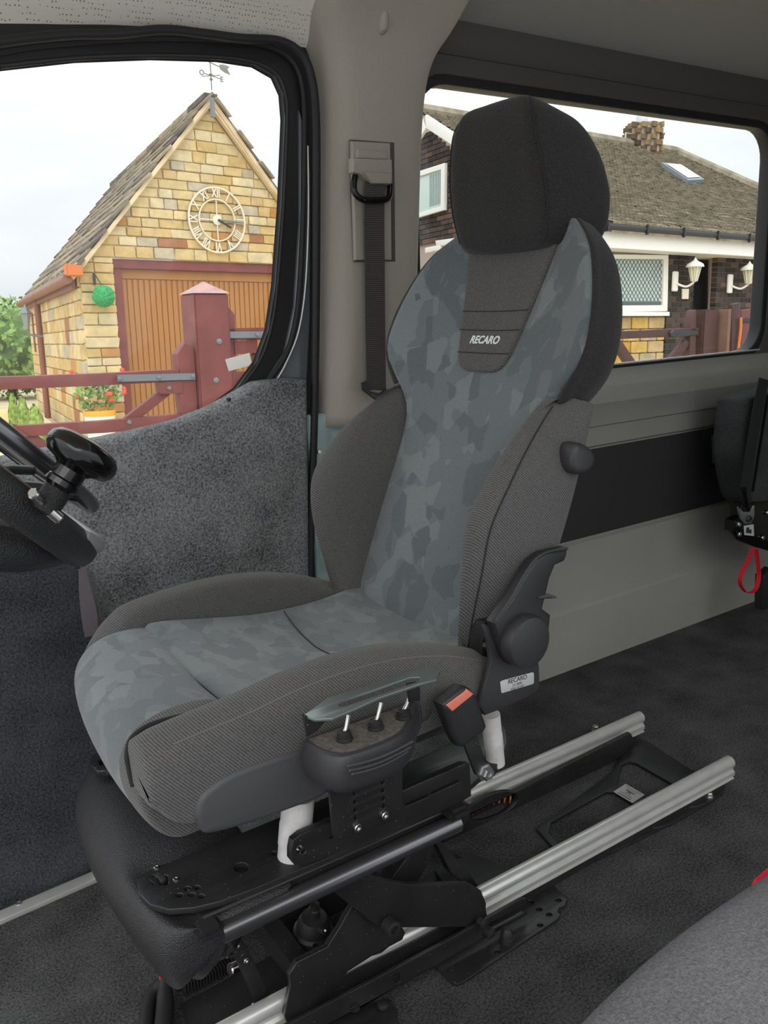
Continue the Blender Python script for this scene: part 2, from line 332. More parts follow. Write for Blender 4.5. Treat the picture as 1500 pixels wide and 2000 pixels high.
def text(name, body, size, o, x, y, mat, parent=None, ext=.0004, shear=0., bold=0., sx=1., align='CENTER', world=True):
    cu = bpy.data.curves.new(name, 'FONT'); cu.body = body; cu.size = size; cu.shear = shear; cu.offset = bold; cu.extrude = ext; cu.align_x = align; cu.align_y = 'CENTER'; cu.resolution_u = 4
    ob = bpy.data.objects.new(name, cu); me = bpy.data.meshes.new_from_object(ob); bpy.data.objects.remove(ob); bpy.data.curves.remove(cu)
    n = len(me.vertices); co = np.empty(n*3); me.vertices.foreach_get('co', co); co = co.reshape(-1, 3); co[:, 0] *= sx
    x = np.asarray(x, float); y = np.asarray(y, float); x = x/np.linalg.norm(x); y = y/np.linalg.norm(y); z = np.cross(x, y)
    co = co[:, :1]*x+co[:, 1:2]*y+co[:, 2:]*z+np.asarray(o, float)
    if world and parent is not None: co = co-off(parent)
    me.vertices.foreach_set('co', co.ravel()); me.materials.clear(); me.name = name
    return link(name, me, mat, parent)
def bolt(name, o, axis, r, h, mat, parent, hexa=True, world=True):
    return lathe(name, o, axis, [(r, 0), (r, h*.8), (r*.85, h), (r*.45, h), (r*.42, h*.55)], mat, parent, 6 if hexa else 18, world)

# ================================================================== THE VAN
def st(o, label=None): 
    o['kind'] = 'structure'
    if label: o['label'] = label
    return o
fl = st(box('floor', (-.75, -.55, -.05), (3.3, 1.72, 0), 'floor_carpet', None, 0), 'dark grey carpet covering the van floor')
# ---- rear side wall with its window
wall = st(thing('wall_right', 'grey side wall of the van behind the driver seat', None, (1.2, 1.63, 0)))
WX0, WX1, WZ0, WZ1 = 1.238, 2.60, .868, 1.528
prY('upper_trim', [(1.12, .80), (3.3, .80), (3.3, 1.74), (1.12, 1.74)], 1.632, 1.68, 'trim_brown', wall, .004, [rrect(WX0-.022, WX1+.022, WZ0-.022, WZ1+.02, .10)])
prX('lower_panel', [(1.645, .862), (1.63, .856), (1.622, .836), (1.602, .815), (1.594, .772), (1.612, .735), (1.614, .708), (1.622, .703), (1.622, .652), (1.632, .645), (1.632, .385), (1.620, .379), (1.620, .192), (1.613, .186), (1.613, .172), (1.624, 0), (1.72, 0), (1.72, .862)], 1.15, 3.3, 'wall_grey', wall, .0015)
prY('black_panel', [(1.55, .391), (3.2, .391), (3.2, .641), (1.55, .641)], 1.626, 1.633, 'panel_black', wall, .002)
box('grab_recess', PY(1393, 848, 1.622), PY(1421, 906, 1.628)+VV(.05, .01, 0), 'gloss_black', wall, .003)
tube('recess_rim', [PY(1391, 850, 1.62), PY(1393, 905, 1.62)], .003, 'grey_plastic', wall, 8)
prX('cove_trim', [(1.66, 1.585), (1.628, 1.588), (1.612, 1.605), (1.606, 1.63), (1.606, 1.66), (1.66, 1.68)], 1.20, 3.3, 'trim_brown', wall, .006)
win = st(thing('window_2', 'long fixed side window of the van beside the head restraint', None, (1.9, 1.64, .9)))
prY('window_seal', rrect(WX0-.026, WX1+.026, WZ0-.026, WZ1+.024, .105), 1.636, 1.680, 'rubber', win, .004, [rrect(WX0, WX1, WZ0, WZ1, .085)])
prY('seal_highlight', rrect(WX0+.02, WX1-.006, WZ0-.001, WZ0+.004, .002, 2), 1.630, 1.636, 'aluminium', win, .001)
prY('pane', rrect(WX0+.005, WX1-.005, WZ0+.003, WZ1-.005, .08), 1.672, 1.676, 'window_glass', win, .0005)
st(box('wall_left', (2.25, -.56, 0), (3.3, -.52, 1.83), 'wall_grey', None, 0), 'grey side wall across the van from the driver')
st(box('wall_back', (3.27, -.55, 0), (3.31, 1.68, 1.83), 'wall_grey', None, 0), 'grey rear end of the van')
# ---- headliner
def ceil(name, x0, x1, prof, mat, label, drop=0.):
    P = crom([(0, y, z) for y, z in prof], 22)
    def fn(s, t):
        k = t*21; i = min(int(k), 20); p = P[i]*(1-(k-i))+P[i+1]*(k-i); X_ = x0+(x1-x0)*s; return VV(X_, p[1], p[2]-max(0, .66-X_)*drop*(1-t)**3)
    return st(sheet(name, fn, 16, 22, .012, mat), label)
ceil('ceiling', 1.08, 3.3, [(1.66, 1.625), (1.60, 1.655), (1.48, 1.705), (1.3, 1.755), (1.0, 1.80), (.4, 1.83), (-.5, 1.83)], 'headliner_rear', 'grey cloth headlining over the rear of the van')
ceil('ceiling', -.7, 1.03, [(1.665, 1.545), (1.635, 1.572), (1.58, 1.625), (1.48, 1.685), (1.3, 1.745), (1.0, 1.79), (.4, 1.83), (-.5, 1.83)], 'perforated_vinyl', 'pale perforated headlining over the driver door', .17)
# ---- pillar between door and rear window
pil = st(thing('trim_1', 'grey plastic pillar trim between the door and the rear window', None, (1.07, 1.62, .8)))
def psec(z, dl, dr, dy):
    L = .918+.071*(z-.457)+dl; Rr = .918+.071*(z-.457)+.236+dr
    return [VV(x, y+dy, z) for x, y in ((L, 1.69), (L+.001, 1.63), (L+.016, 1.60), (L+.05, 1.578), ((L+Rr)/2, 1.570), (Rr-.035, 1.574), (Rr-.008, 1.592), (Rr, 1.64), (Rr, 1.69), ((L+Rr)/2, 1.70))]
loft('pillar_cover', [psec(.80, 0, 0, 0), psec(1.0, 0, 0, 0), psec(1.2, 0, 0, 0), psec(1.4, 0, 0, 0), psec(1.5, -.006, .008, 0), psec(1.56, -.02, .022, -.008), psec(1.61, -.045, .048, -.03), psec(1.66, -.06, .056, -.075), psec(1.71, -.065, .045, -.14), psec(1.76, -.068, .03, -.26)], 'pillar_plastic', pil, 60, 50)
hk = PY(738, 32, 1.565)
loft('coat_hook', [[hk+VV(a*w_, -d_, zz) for a, d_ in ((-1, 0), (-.7, 1*dp), (.7, 1*dp), (1, 0), (.5, -.01), (-.5, -.01))] for zz, w_, dp in ((-.036, .006, .01), (-.028, .010, .022), (-.01, .011, .026), (.02, .010, .026), (.05, .010, .024))], 'pillar_plastic', pil, 20, 20)
# belt guide on the pillar
gx = lambda x, y, Y=1.566: PY(x, y, Y)
plY('guide_plate', [(688, 275), (763, 279), (766, 508), (695, 508), (691, 380)], 1.562, .012, 'pillar_plastic', pil, bev=.003)
plY('guide_rim', [(686, 272), (771, 278), (773, 511), (694, 511), (688, 380)], 1.568, .01, 'trim_brown', pil, bev=.003)
plY('height_slider', [(699, 291), (756, 296), (757, 312), (698, 309)], 1.553, .012, 'pillar_plastic', pil, bev=.003)
c_ = [(690, 308), (767, 311), (768, 361), (728, 360), (706, 341), (690, 336)]
plY('guide_cover', c_, 1.542, .022, 'pillar_plastic', pil, bev=.005)
plY('guide_cover_step', [(712, 336), (765, 337), (766, 359), (728, 358)], 1.535, .012, 'pillar_plastic', pil, bev=.003)
# bare metal at the pillar's foot
mp_ = st(box('trim_2', (.905, 1.612, .25), (1.16, 1.64, .83), 'bare_metal', None, .002), 'bare grey metal at the foot of the pillar')
for px in ((623, 882), (622, 1133)): bolt('rivet', PY(*px, 1.611), (0, -1, 0), .005, .004, 'steel', mp_, False)
# ---- driver door
door = st(thing('door_1', 'driver door of the van, its lower panel lined with grey carpet', None, (.5, 1.64, .4)))
outer = [(-260, 60), (0, 25), (150, 10), (300, 5), (450, 15), (540, 40), (590, 75), (615, 126), (628, 200), (628, 500), (622, 800), (612, 1150), (590, 1300), (-260, 1300)]
inner = [(-260, 205), (0, 129), (150, 113), (300, 108), (430, 112), (500, 123), (540, 146), (556, 182), (560, 232), (553, 400), (541, 560), (528, 645), (505, 708), (465, 762), (390, 815), (280, 860), (-260, 1010)]
plY('door_frame', outer, 1.645, .02, 'rubber', door, [inner], .004)
plY('painted_edge', [(585, 215), (598, 262), (607, 340), (606, 620), (600, 745), (520, 745), (556, 690), (575, 600), (586, 430)], 1.637, .012, 'door_paint', door, bev=.003)
mid = [(-260, 175), (0, 101), (150, 82), (300, 74), (450, 78), (530, 92), (572, 120), (590, 165), (595, 240), (592, 430), (582, 600), (560, 690), (520, 750)]
tube('channel_seal', [PY(x, y, 1.634) for x, y in mid], .006, 'rubber', door, 10, 60)
wav = [(-260, 130), (-80, 98), (0, 82), (130, 68), (230, 66), (320, 58), (400, 66), (470, 75), (545, 80), (588, 105), (608, 150), (617, 230), (618, 400), (617, 600), (614, 800), (608, 1000), (604, 1140)]
tube('door_seal', [PY(x, y, 1.612) for x, y in wav], .0085, 'rubber', door, 12, 90)
tube('window_run', [PY(x, y, 1.648) for x, y in inner[1:14]], .005, 'black_plastic', door, 10, 70)
tube('bright_strip', [PY(x, y, 1.631) for x, y in ((601, 285), (602, 420), (596, 560), (582, 650), (557, 712), (540, 742))], .0022, 'aluminium', door, 8, 30)
plY('pane', [(x+(6 if x > 0 else 0), y-5 if y < 400 else y+25) for x, y in inner], 1.668, .004, 'dusty_glass', door, bev=.0004)
plY('window_sticker', [(440, 702), (487, 689), (493, 713), (447, 725)], 1.666, .001, 'sticker_white', door, bev=.0002)
card = [(606, 742), (560, 739), (505, 747), (470, 768), (420, 796), (350, 824), (270, 843), (200, 858), (100, 878), (0, 898), (-260, 950), (-260, 1310), (300, 1420), (602, 1330), (611, 1150), (608, 900)]
dc = plY('door_card', card, 1.600, .065, 'door_carpet', door, bev=.022)
for md in [dc]:
    bm = bmesh.new(); bm.from_mesh(dc.data); bmesh.ops.triangulate(bm, faces=[f for f in bm.faces if len(f.verts) > 4])
    bm.to_mesh(dc.data); bm.free()
tube('lock_pin', [PY(447, 788, 1.612), PY(446, 777, 1.612)], .0045, 'black_plastic', door, 12)
kp = st(plY('trim_3', [(-260, 1080), (60, 1094), (158, 1104), (176, 1180), (188, 1260), (205, 1420), (200, 1722), (-260, 1920)], 1.552, .05, 'kick_carpet', None, bev=.010), 'dark carpeted kick panel ahead of the driver door')
sill = tag(plZ('sill_strip', [(-160, 1846), (190, 1697), (194, 1713), (-160, 1868)], .010, .010, 'aluminium', None, bev=.0015), 'silver metal edging strip along the carpet ahead of the seat base', 'trim strip')
for px in ((37, 1764), (-90, 1820)): bolt('strip_screw', PZ(*px, .0098), (0, 0, 1), .006, .0015, 'zinc', sill, False)
# ---- seat belt of the driver
belt = thing('seat_belt', 'dark webbing seat belt hanging from the pillar guide behind the seat', 'seat belt', tuple(PY(735, 765, 1.55)))
bp = [PY(733, 356, 1.545), PY(731, 420, 1.548), PY(732, 520, 1.552), PY(733, 620, 1.552), PY(734, 700, 1.545), PY(735, 762, 1.535)]
tube('webbing', bp, 1., 'webbing', belt, prof=[(-.0008, -.025), (.0008, -.025), (.0012, 0), (.0008, .025), (-.0008, .025)], smooth_n=30, ref=(1, 0, 0))
tube('guide_loop', [PY(694, 344, 1.548), PY(691, 362, 1.540), PY(694, 378, 1.538), PY(709, 390, 1.536), PY(735, 392, 1.538), PY(757, 388, 1.540), PY(762, 372, 1.546), PY(761, 352, 1.55)], .0065, 'gloss_black', belt, 12, 40)
plY('latch_tongue', [(707, 748), (716, 744), (724, 764), (742, 768), (752, 762), (766, 758), (764, 770), (740, 786), (722, 772), (709, 762)], 1.522, .006, 'black_plastic', belt, bev=.002)
tube('tongue_pin', [PY(724, 769, 1.52), PY(738, 778, 1.52)], .003, 'steel', belt, 8)
lb = thing('lap_belt', 'end of grey webbing hanging by the door, below the steering wheel', 'seat belt', tuple(PY(190, 1240, 1.5)))
def wstrip(name, q0, q1, parent, Y):
    a = crom([PY(*p, Y) for p in q0], 24); b2 = crom([PY(*p, Y) for p in q1], 24)
    def fn(s, t): i = min(int(round(s*23)), 23); return a[i]*(1-t)+b2[i]*t
    return sheet(name, fn, 24, 3, .0016, 'webbing_grey', parent)
wstrip('webbing_front', [(154, 1112), (155, 1160), (160, 1210), (166, 1245)], [(166, 1108), (178, 1150), (190, 1200), (192, 1240)], lb, 1.50)
wstrip('webbing_fold', [(163, 1108), (172, 1140), (182, 1180), (184, 1236)], [(169, 1106), (184, 1150), (199, 1195), (200, 1236)], lb, 1.515)

# ================================================================== DRIVER SEAT
YC = 1.14
seat = thing('driver_seat', 'grey driver seat with camouflage-pattern centre panels and black head restraint', 'seat', (.55, YC, .40))
tB = math.radians(22.8); OB = VV(.82, YC, .543); UB = VV(math.sin(tB), 0, math.cos(tB)); NB = VV(-math.cos(tB), 0, math.sin(tB)); YA = VV(0, 1, 0)
def BK(u, w_, v): return OB+UB*u+YA*w_+NB*v
def cur(xs, ys):
    P = crom(np.array([xs, ys]).T, 200)
    return lambda x: float(np.interp(x, P[:, 0], P[:, 1]))
chalf = cur([-.04, .05, .2, .32, .365, .40, .44, .48, .55, .62, .665, .695], [.163, .172, .172, .170, .180, .212, .245, .252, .236, .203, .160, .118])
cedge = cur([-.04, .1, .30, .38, .45, .55, .64, .70], [0, 0, .004, .022, .042, .046, .04, .022])
def cvf(u, s): return cedge(u)*abs(s)**2.2+.014*math.exp(-((u-.14)/.13)**2)*(1-s*s)-.012*math.exp(-((u+.04)/.03)**2)
pad('back_panel', BK, -.045, .697, chalf, cvf, lambda u: -.018, .016, 'camo', seat, 60, 36)
def shs(u, b_, vt): return [BK(u, *p) for p in ((-b_+.012, vt), (-b_, vt-.014), (-b_, -.020), (-b_+.028, -.056), (-b_*.5, -.078), (b_*.5, -.078), (b_-.028, -.056), (b_, -.020), (b_, vt-.014), (b_-.012, vt), (b_*.5, -.04), (-b_*.5, -.04))]
loft('back_shell', [shs(u, chalf(u)*f_+.007, cedge(u)-.012 if u > .33 else -.03) for u, f_ in ((-.05, 1.0), (.08, 1.1), (.2, 1.15), (.32, 1.15), (.38, 1.1), (.44, 1.0), (.50, 1.), (.57, 1.), (.63, 1.), (.67, 1.), (.692, .98), (.703, .8))], 'twill_dark', seat, 48, 60)
def bolster(sg):
    secs = []
    for u, rv, di, do in ((-.05, .010, .004, -.075), (-.035, .028, 0, -.062), (.03, .068, 0, -.035), (.10, .102, 0, -.008), (.17, .121, 0, .002), (.24, .108, 0, 0), (.30, .083, .004, -.012), (.345, .056, .012, -.026), (.378, .032, .022, -.038), (.396, .008, .03, -.05)):
        secs.append([BK(u, sg*a, v) for a, v in ((.160+di, -.012), (.170+di, .38*rv), (.192+di*.7, .84*rv), (.222+do*.7, rv), (.247+do, rv-.014), (.264+do*.75, .3*rv), (.262+do*.25, -.018), (.235+do*.2, -.045), (.168+di, -.055))])
    o = loft('back_bolster', secs, 'twill', seat, 44, 48)
    ln = [BK(u, sg*(.247+do), rv-.0135) for u, rv, do in ((-.03, .032, -.06), (.03, .068, -.035), (.10, .102, -.008), (.17, .121, .002), (.24, .108, 0), (.30, .083, -.012), (.345, .056, -.026), (.376, .034, -.037))]
    tube('seam', ln, .0013, 'seam', o, 6, 50)
for sg in (-1, 1): bolster(sg)
ihalf = cur([.427, .430, .436, .446, .462, .50, .55, .60, .675], [.030, .043, .054, .062, .068, .078, .089, .100, .117])
def ivf(u, s): return cvf(u, s*ihalf(u)/chalf(u))+.0065
ins = pad('shoulder_inset', BK, .427, .675, ihalf, ivf, lambda u: -.03, .0055, 'twill_inset', seat, 40, 24)
def iline(u): return [BK(u, s*ihalf(u)*.97, ivf(u, s)+.0002) for s in np.linspace(-1, 1, 18)]
for u in (.459, .500, .534): tube('inset_seam', iline(u), .0009, 'seam', ins, 6)
text('logo', 'RECARO', .0195, BK(.482, .006, ivf(.482, 0)+.0008), (0, -1, 0), UB, 'thread', ins, .0004, .22, .0005, .98)
# head restraint
HS = ((.638, .030, -.045, .085, .10), (.648, .042, -.060, .108, .132), (.69, .068, -.064, .117, .149), (.735, .096, -.054, .114, .150), (.775, .118, -.036, .104, .140), (.808, .130, -.012, .096, .126), (.834, .132, .014, .080, .104), (.848, .120, .04, .052, .066))
def hsec(u, f_, bk, wf, wb):
    md = (f_+bk)/2-.012
    return [BK(u, a, v) for a, v in ((-wf, f_-.002), (-wf*.5, f_+.004), (wf*.5, f_+.004), (wf, f_-.002), (wb*.97, md+.012), (wb, bk+.028), (wb*.8, bk+.004), (wb*.3, bk), (-wb*.3, bk), (-wb*.8, bk+.004), (-wb, bk+.028), (-wb*.97, md+.012))]
hr = loft('head_restraint', [hsec(*h) for h in HS], 'twill_dark', seat, 48, 44)
for sg in (-1, 1):
    tube('seam', [BK(h[0], sg*h[3], h[1]-.0005) for h in HS[1:-1]], .0012, 'seam', hr, 6, 40)
for sg in (-1, 1): tube('restraint_post', [BK(.60, sg*.06, -.03), BK(.67, sg*.06, -.02)], .006, 'steel', seat, 10)
# cushion
def CU(x, w_, z): return VV(x, YC+w_, z)
ctop = cur([.39, .44, .52, .62, .72, .80, .87], [.551, .550, .536, .520, .517, .524, .532])
mp = pad('seat_panel', CU, .411, .87, lambda u: .176, lambda u, s: ctop(u)+.018*abs(s)**3, lambda u: .44, .012, 'camo_seat', seat, 44, 28)
tube('seat_crease', [CU(.635+.02*abs(s), s*.15, ctop(.635)+.018*abs(s)**3+.0006) for s in np.linspace(-1, 1, 14)], .0011, 'seam', mp, 6)
def fsec(w_, k, sh):
    pr = ((.412, .47), (.413, .532), (.402, .551), (.372, .561), (.325, .560), (.288, .546), (.267, .518), (.265, .480), (.278, .440), (.300, .414), (.33, .408), (.40, .42))
    c = VV(.335, YC+w_, .49)
    return [c+(VV(x, YC+w_, z)-c)*k+VV(sh, 0, 0) for x, z in pr]
loft('thigh_pad', [fsec(w_, k, sh) for w_, k, sh in ((-.180, .80, .012), (-.176, .94, .006), (-.160, 1., .002), (-.08, 1., 0), (0, 1., .004), (.08, 1., .012), (.15, 1., .024), (.185, .96, .034), (.198, .80, .042))], 'camo_seat', seat, 52, 44)
loft('thigh_pad_end', [fsec(w_, k, sh) for w_, k, sh in ((-.194, .86, .008), (-.190, .97, .004), (-.168, 1.008, .002), (-.138, 1.008, .001), (-.136, .98, .001))], 'twill', seat, 52, 24)
tube('pad_seam', [CU(.412, s*.168, .541+.004*abs(s)) for s in np.linspace(-1, 1, 12)], .0022, 'seam', mp, 6)
def sbolster(sg):
    secs = []
    for x, tp, zb, k in (((.2625, .560, .508, .90), (.265, .568, .502, .965), (.272, .572, .496, 1.), (.305, .579, .466, 1.),) if sg < 0 else ((.318, .505, .47, .4), (.332, .535, .46, .8), (.352, .556, .452, .95), (.37, .570, .448, 1.)))+( (.40, .588, .450, 1.), (.46, .597, .458, 1.), (.54, .602, .462, 1.), (.62, .597, .466, 1.), (.70, .580, .468, 1.), (.76, .558, .470, 1.), (.80, .540, .47, .95), (.815, .525, .48, .6)):
        c = VV(x, YC+sg*.217, (tp+zb)/2)
        q = [CU(x, sg*a, z) for a, z in ((.178, max(.47, zb+.012)), (.176, min(.54, tp-.022)), (.186, tp-.010), (.208, tp), (.232, tp-.002), (.250, tp-.016), (.259, tp-.05), (.258, zb+.012), (.245, zb), (.20, zb))]
        secs.append([c+(p-c)*VV(1, k, k if k > .5 else .7) for p in q])
    o = loft('seat_bolster', secs, 'twill', seat, 44, 56)
    tube('seam', [CU(x, sg*.2445, tp-.0095) for x, tp in (((.30, .579), (.33, .582)) if sg < 0 else ())+((.40, .588), (.46, .597), (.54, .602), (.62, .597), (.70, .580), (.76, .558), (.795, .541))], .0011, 'stitch', o, 6, 40)
for sg in (-1, 1): sbolster(sg)
tube('front_crease', [CU(.345, -.176, .566), CU(.30, -.178, .569), CU(.272, -.184, .563), CU(.2612, -.190, .548), CU(.2605, -.193, .528), CU(.262, -.196, .506)], .0028, 'seam', seat, 8, 30)
box('seat_pan', (.325, YC-.225, .425), (.80, YC+.225, .48), 'black_plastic', seat, .02)
# plastic side cover, near side
cov = [(381, 1594), (386, 1570), (400, 1549), (440, 1518), (500, 1492), (593, 1462), (720, 1425), (836, 1386), (842, 1404), (820, 1420), (700, 1492), (644, 1551), (558, 1588), (480, 1615), (411, 1632), (394, 1622), (385, 1608)]
plY('side_cover', cov, .876, .03, 'grey_plastic', seat, bev=.009, smooth=90)
# recliner, frame and cover
plY('recliner_frame', [(938, 1216), (962, 1224), (1000, 1240), (1048, 1278), (1054, 1300), (1055, 1342), (1046, 1356), (990, 1382), (948, 1398), (936, 1380), (948, 1335), (960, 1290), (955, 1255)], .866, .010, 'soft_black', seat, bev=.003)
plY('recliner_bracket', [(945, 1215), (968, 1200), (985, 1300), (950, 1340), (938, 1300)], .905, .03, 'black_steel', seat, bev=.003)
for px in ((938, 1308), (948, 1260)): bolt('bolt', PY(*px, .90), (0, -1, 0), .006, .006, 'black_steel', seat)
lv = [(1111, 1070), (1109, 1086), (1104, 1097), (1086, 1105), (1076, 1130), (1066, 1172), (1062, 1190), (1078, 1202), (1074, 1236), (1062, 1262), (1030, 1288), (1000, 1300), (986, 1280), (974, 1245), (966, 1218), (980, 1196), (1000, 1170), (1022, 1130), (1044, 1096), (1066, 1080)]
plY('recliner_cover', lv, .850, .022, 'black_plastic', seat, bev=.006)
tube('cover_edge', [PY(x, y, .848) for x, y in ((967, 1214), (984, 1188), (1003, 1160), (1024, 1122), (1046, 1092), (1070, 1078), (1108, 1071))], .0022, 'soft_black', seat, 8, 40)
lvr = plY('release_lever', [(1052, 1166), (1070, 1162), (1088, 1165), (1090, 1169), (1080, 1170), (1054, 1171)], .846, .02, 'grey_plastic', seat, bev=.003)
hc = PY(1024, 1251, .844)
lathe('recliner_knob', hc+VV(0, .006, 0), (0, -1, 0), [(.0385, -.002), (.0395, .004), (.0395, .014), (.037, .019), (.032, .021), (.001, .0215)], 'soft_black', seat, 40)
lb_ = [(977, 1332), (982, 1329), (1041, 1313), (1043, 1316), (1043, 1333), (1041, 1336), (981, 1354), (979, 1352)]
sl = plY('maker_label', lb_, .8652, .0006, 'sticker_silver', seat, bev=.0001)
lx = PY(1042, 1324, .865)-PY(978, 1342, .865); lx = lx/np.linalg.norm(lx); lz = np.cross(lx, (0, 1, 0))*-1; lz = np.cross((0, -1, 0), lx)
for body, sz, px, mt_ in (('RECARO', .0098, (1011, 1327), 'ink'), ('LS 2000', .0058, (1010.5, 1336), 'ink_grey'), ('KBA 91287', .0058, (1011, 1343), 'ink_grey')):
    text('label_print', body, sz, PY(*px, .8648), lx, lz if lz[2] > 0 else -lz, mt_, sl, .0001, 0., .00005, 1.)
# lumbar knob on the back
kc = PY(1136, 897, .872)
kn = [(1131, 866), (1146, 868), (1160, 880), (1166, 897), (1160, 915), (1146, 926), (1128, 927), (1120, 914), (1120, 890), (1124, 874)]
plY('lumbar_knob', kn, .858, .034, 'soft_black', seat, bev=.009, smooth=40)
box('lumbar_boss', kc+VV(-.02, .02, -.015), kc+VV(.015, .05, .015), 'black_plastic', seat, .005)
# arm support plate and switch box are on the base

# ================================================================== SEAT BASE
plain('bar_black', '77777a', .28, .85); plain('black_matt', '202021', .6, 0., .2, 80., .3, 20.); speckle('black_matt')
base = thing('lifting_pedestal', 'black powered lifting base with scissor arms carrying the driver seat', 'seat base', (.55, YC, .07))
hole = lambda x, y, r: circ((x, y), r, 14)
plZ('top_plate', [(268, 1722), (276, 1708), (300, 1696), (400, 1656), (560, 1590), (700, 1530), (850, 1465), (930, 1425), (962, 1412), (984, 1418), (992, 1440), (984, 1468), (960, 1500), (880, 1566), (740, 1632), (600, 1692), (500, 1734), (430, 1760), (380, 1772), (330, 1776), (292, 1766), (272, 1745)], .322, .009, 'black_steel', base,
    [[(x+15*math.cos(a), y+10*math.sin(a)) for a in np.linspace(0, 2*PI, 18, endpoint=False) for x, y in [(471, 1694)]], rrect(296, 328, 1708, 1728, 4, 2)]+[[(x+7*math.cos(a), y+4.5*math.sin(a)) for a in np.linspace(0, 2*PI, 12, endpoint=False)] for x, y in ((350, 1748), (374, 1747), (393, 1750), (366, 1735), (384, 1733), (535, 1666))], .0012)
rl = PZ(312, 1718, .318)
lathe('guide_roller', rl+VV(-.012, 0, -.006), (1, .35, 0), [(.004, -.004), (.011, 0), (.011, .006), (.009, .009), (.011, .012), (.011, .018), (.004, .022)], 'rubber', base, 18)
for px in ((306, 1694), (344, 1717)): bolt('plate_rivet', PZ(*px, .3218), (0, 0, 1), .0045, .002, 'steel', base, False)
for px in ((350, 1748), (374, 1747), (393, 1750), (366, 1735), (384, 1733)):
    lathe('threaded_insert', PZ(*px, .3125), (0, 0, 1), [(.005, 0), (.005, .008), (.0035, .0095), (.0035, .002)], 'black_matt', base, 12)
def vsec(y, sh, zb, k, zt=.308):
    pr = [(.44, zt), (.36, zt+.004), (.30, zt-.002), (.268, .310), (.254, .280), (.257, .245), (.270, .215), (.288, zb+.012), (.302, zb), (.316, zb+.012), (.33, .24), (.37, .30)]
    c = VV(.33, y, .29)
    return [c+(VV(x, y, max(z, zb))-c)*k+VV(sh, 0, 0) for x, z in pr]
loft('front_cover', [vsec(.905, .03, .240, .72), vsec(.912, .020, .228, .90), vsec(.93, .012, .212, 1.), vsec(.98, .004, .200, 1.), vsec(1.04, 0, .195, 1., .312), vsec(1.10, -.002, .190, 1., .330), vsec(1.2, 0, .190, 1., .338), vsec(1.30, .012, .195, 1., .338), vsec(1.355, .03, .205, 1., .336), vsec(1.385, .05, .215, .93, .33), vsec(1.395, .07, .23, .7, .32)], 'grained_black', base, 60, 60)
plZ('far_ear', [(172, 1490), (178, 1476), (195, 1466), (225, 1462), (245, 1490), (225, 1502), (190, 1506)], .36, .012, 'black_steel', base, [rrect(194, 214, 1482, 1494, 3, 2)], .002)
plZ('rear_ear', [(950, 1412), (972, 1408), (988, 1424), (991, 1450), (984, 1474), (965, 1500), (945, 1500)], .326, .016, 'black_steel', base, bev=.002)
# wrapped posts under the seat
def post(a, b2, r): 
    o = tube('wrapped_post', [a, a+(b2-a)*.3, a+(b2-a)*.33, a+(b2-a)*.62, a+(b2-a)*.65, b2], [r, r, r*1.04, r*1.04, r, r], 'wrap_white', base, 22)
post(PY(572, 1690, .945), PY(583, 1556, .945), .0225)
post(PY(968, 1492, .96), PY(958, 1395, .96), .0155)
# side channel, bracket, bar
plY('side_channel', [(394, 1792), (500, 1748), (620, 1696), (905, 1566), (922, 1574), (918, 1598), (905, 1612), (760, 1680), (620, 1744), (440, 1820), (398, 1838), (388, 1815)], .918, .03, 'black_steel', base, bev=.002)
tube('channel_lip', [PY(396, 1793, .914), PY(905, 1568, .914)], .0026, 'soft_black', base, 8)
bolt('channel_bolt', PY(391, 1803, .917), (0, -1, 0), .008, .005, 'black_matt', base)
tube('rest_bar', [PY(432, 1822, .902), PY(893, 1606, .902)], .0140, 'bar_black', base, 24)
for a, b2 in (((392, 1850), (441, 1806)), ((884, 1612), (921, 1572))):
    q0, q1 = PY(*a, .885), PY(*b2, .885); box('bar_end', (q0[0], .885, q0[2]), (q1[0], .918, q1[2]), 'rubber', base, .006)
plY('upper_rail', [(568, 1662), (572, 1642), (588, 1629), (655, 1602), (790, 1543), (905, 1492), (918, 1492), (921, 1555), (890, 1574), (740, 1636), (600, 1690), (576, 1690), (568, 1680)], .902, .012, 'black_steel', base, [[(589+9*math.cos(a), 1660+9*math.sin(a)) for a in np.linspace(0, 2*PI, 16, endpoint=False)], [(792, 1570), (838, 1551), (838, 1556), (792, 1576)], [(645, 1636), (652, 1633), (652, 1637), (645, 1640)], [(842, 1548), (898, 1522), (898, 1527), (842, 1553)]], .0015)
lathe('adjuster_bush', PY(589, 1660, .913), (0, -1, 0), [(.0085, 0), (.0085, .008), (.006, .008), (.006, .002)], 'steel', base, 18)
# switch mounting plate
hs = [[(x+3.4*math.cos(a), y+4*math.sin(a)) for a in np.linspace(0, 2*PI, 12, endpoint=False)] for x, y in ((692, 1534), (693, 1550), (693.6, 1567), (694, 1583), (694.7, 1599), (746.3, 1511.6), (747.4, 1528.3), (747.8, 1544.7), (748.9, 1560.3), (749, 1575))]
plY('switch_plate', [(630, 1500), (640, 1528), (646, 1560), (651, 1628), (656, 1640), (668, 1642), (778, 1599), (786, 1588), (787, 1465), (700, 1480)], .868, .006, 'black_steel', base, hs, .001)
for px in ((697, 1615.5), (750, 1591)): bolt('button_bolt', PY(*px, .868), (0, -1, 0), .0062, .005, 'steel', base, False)
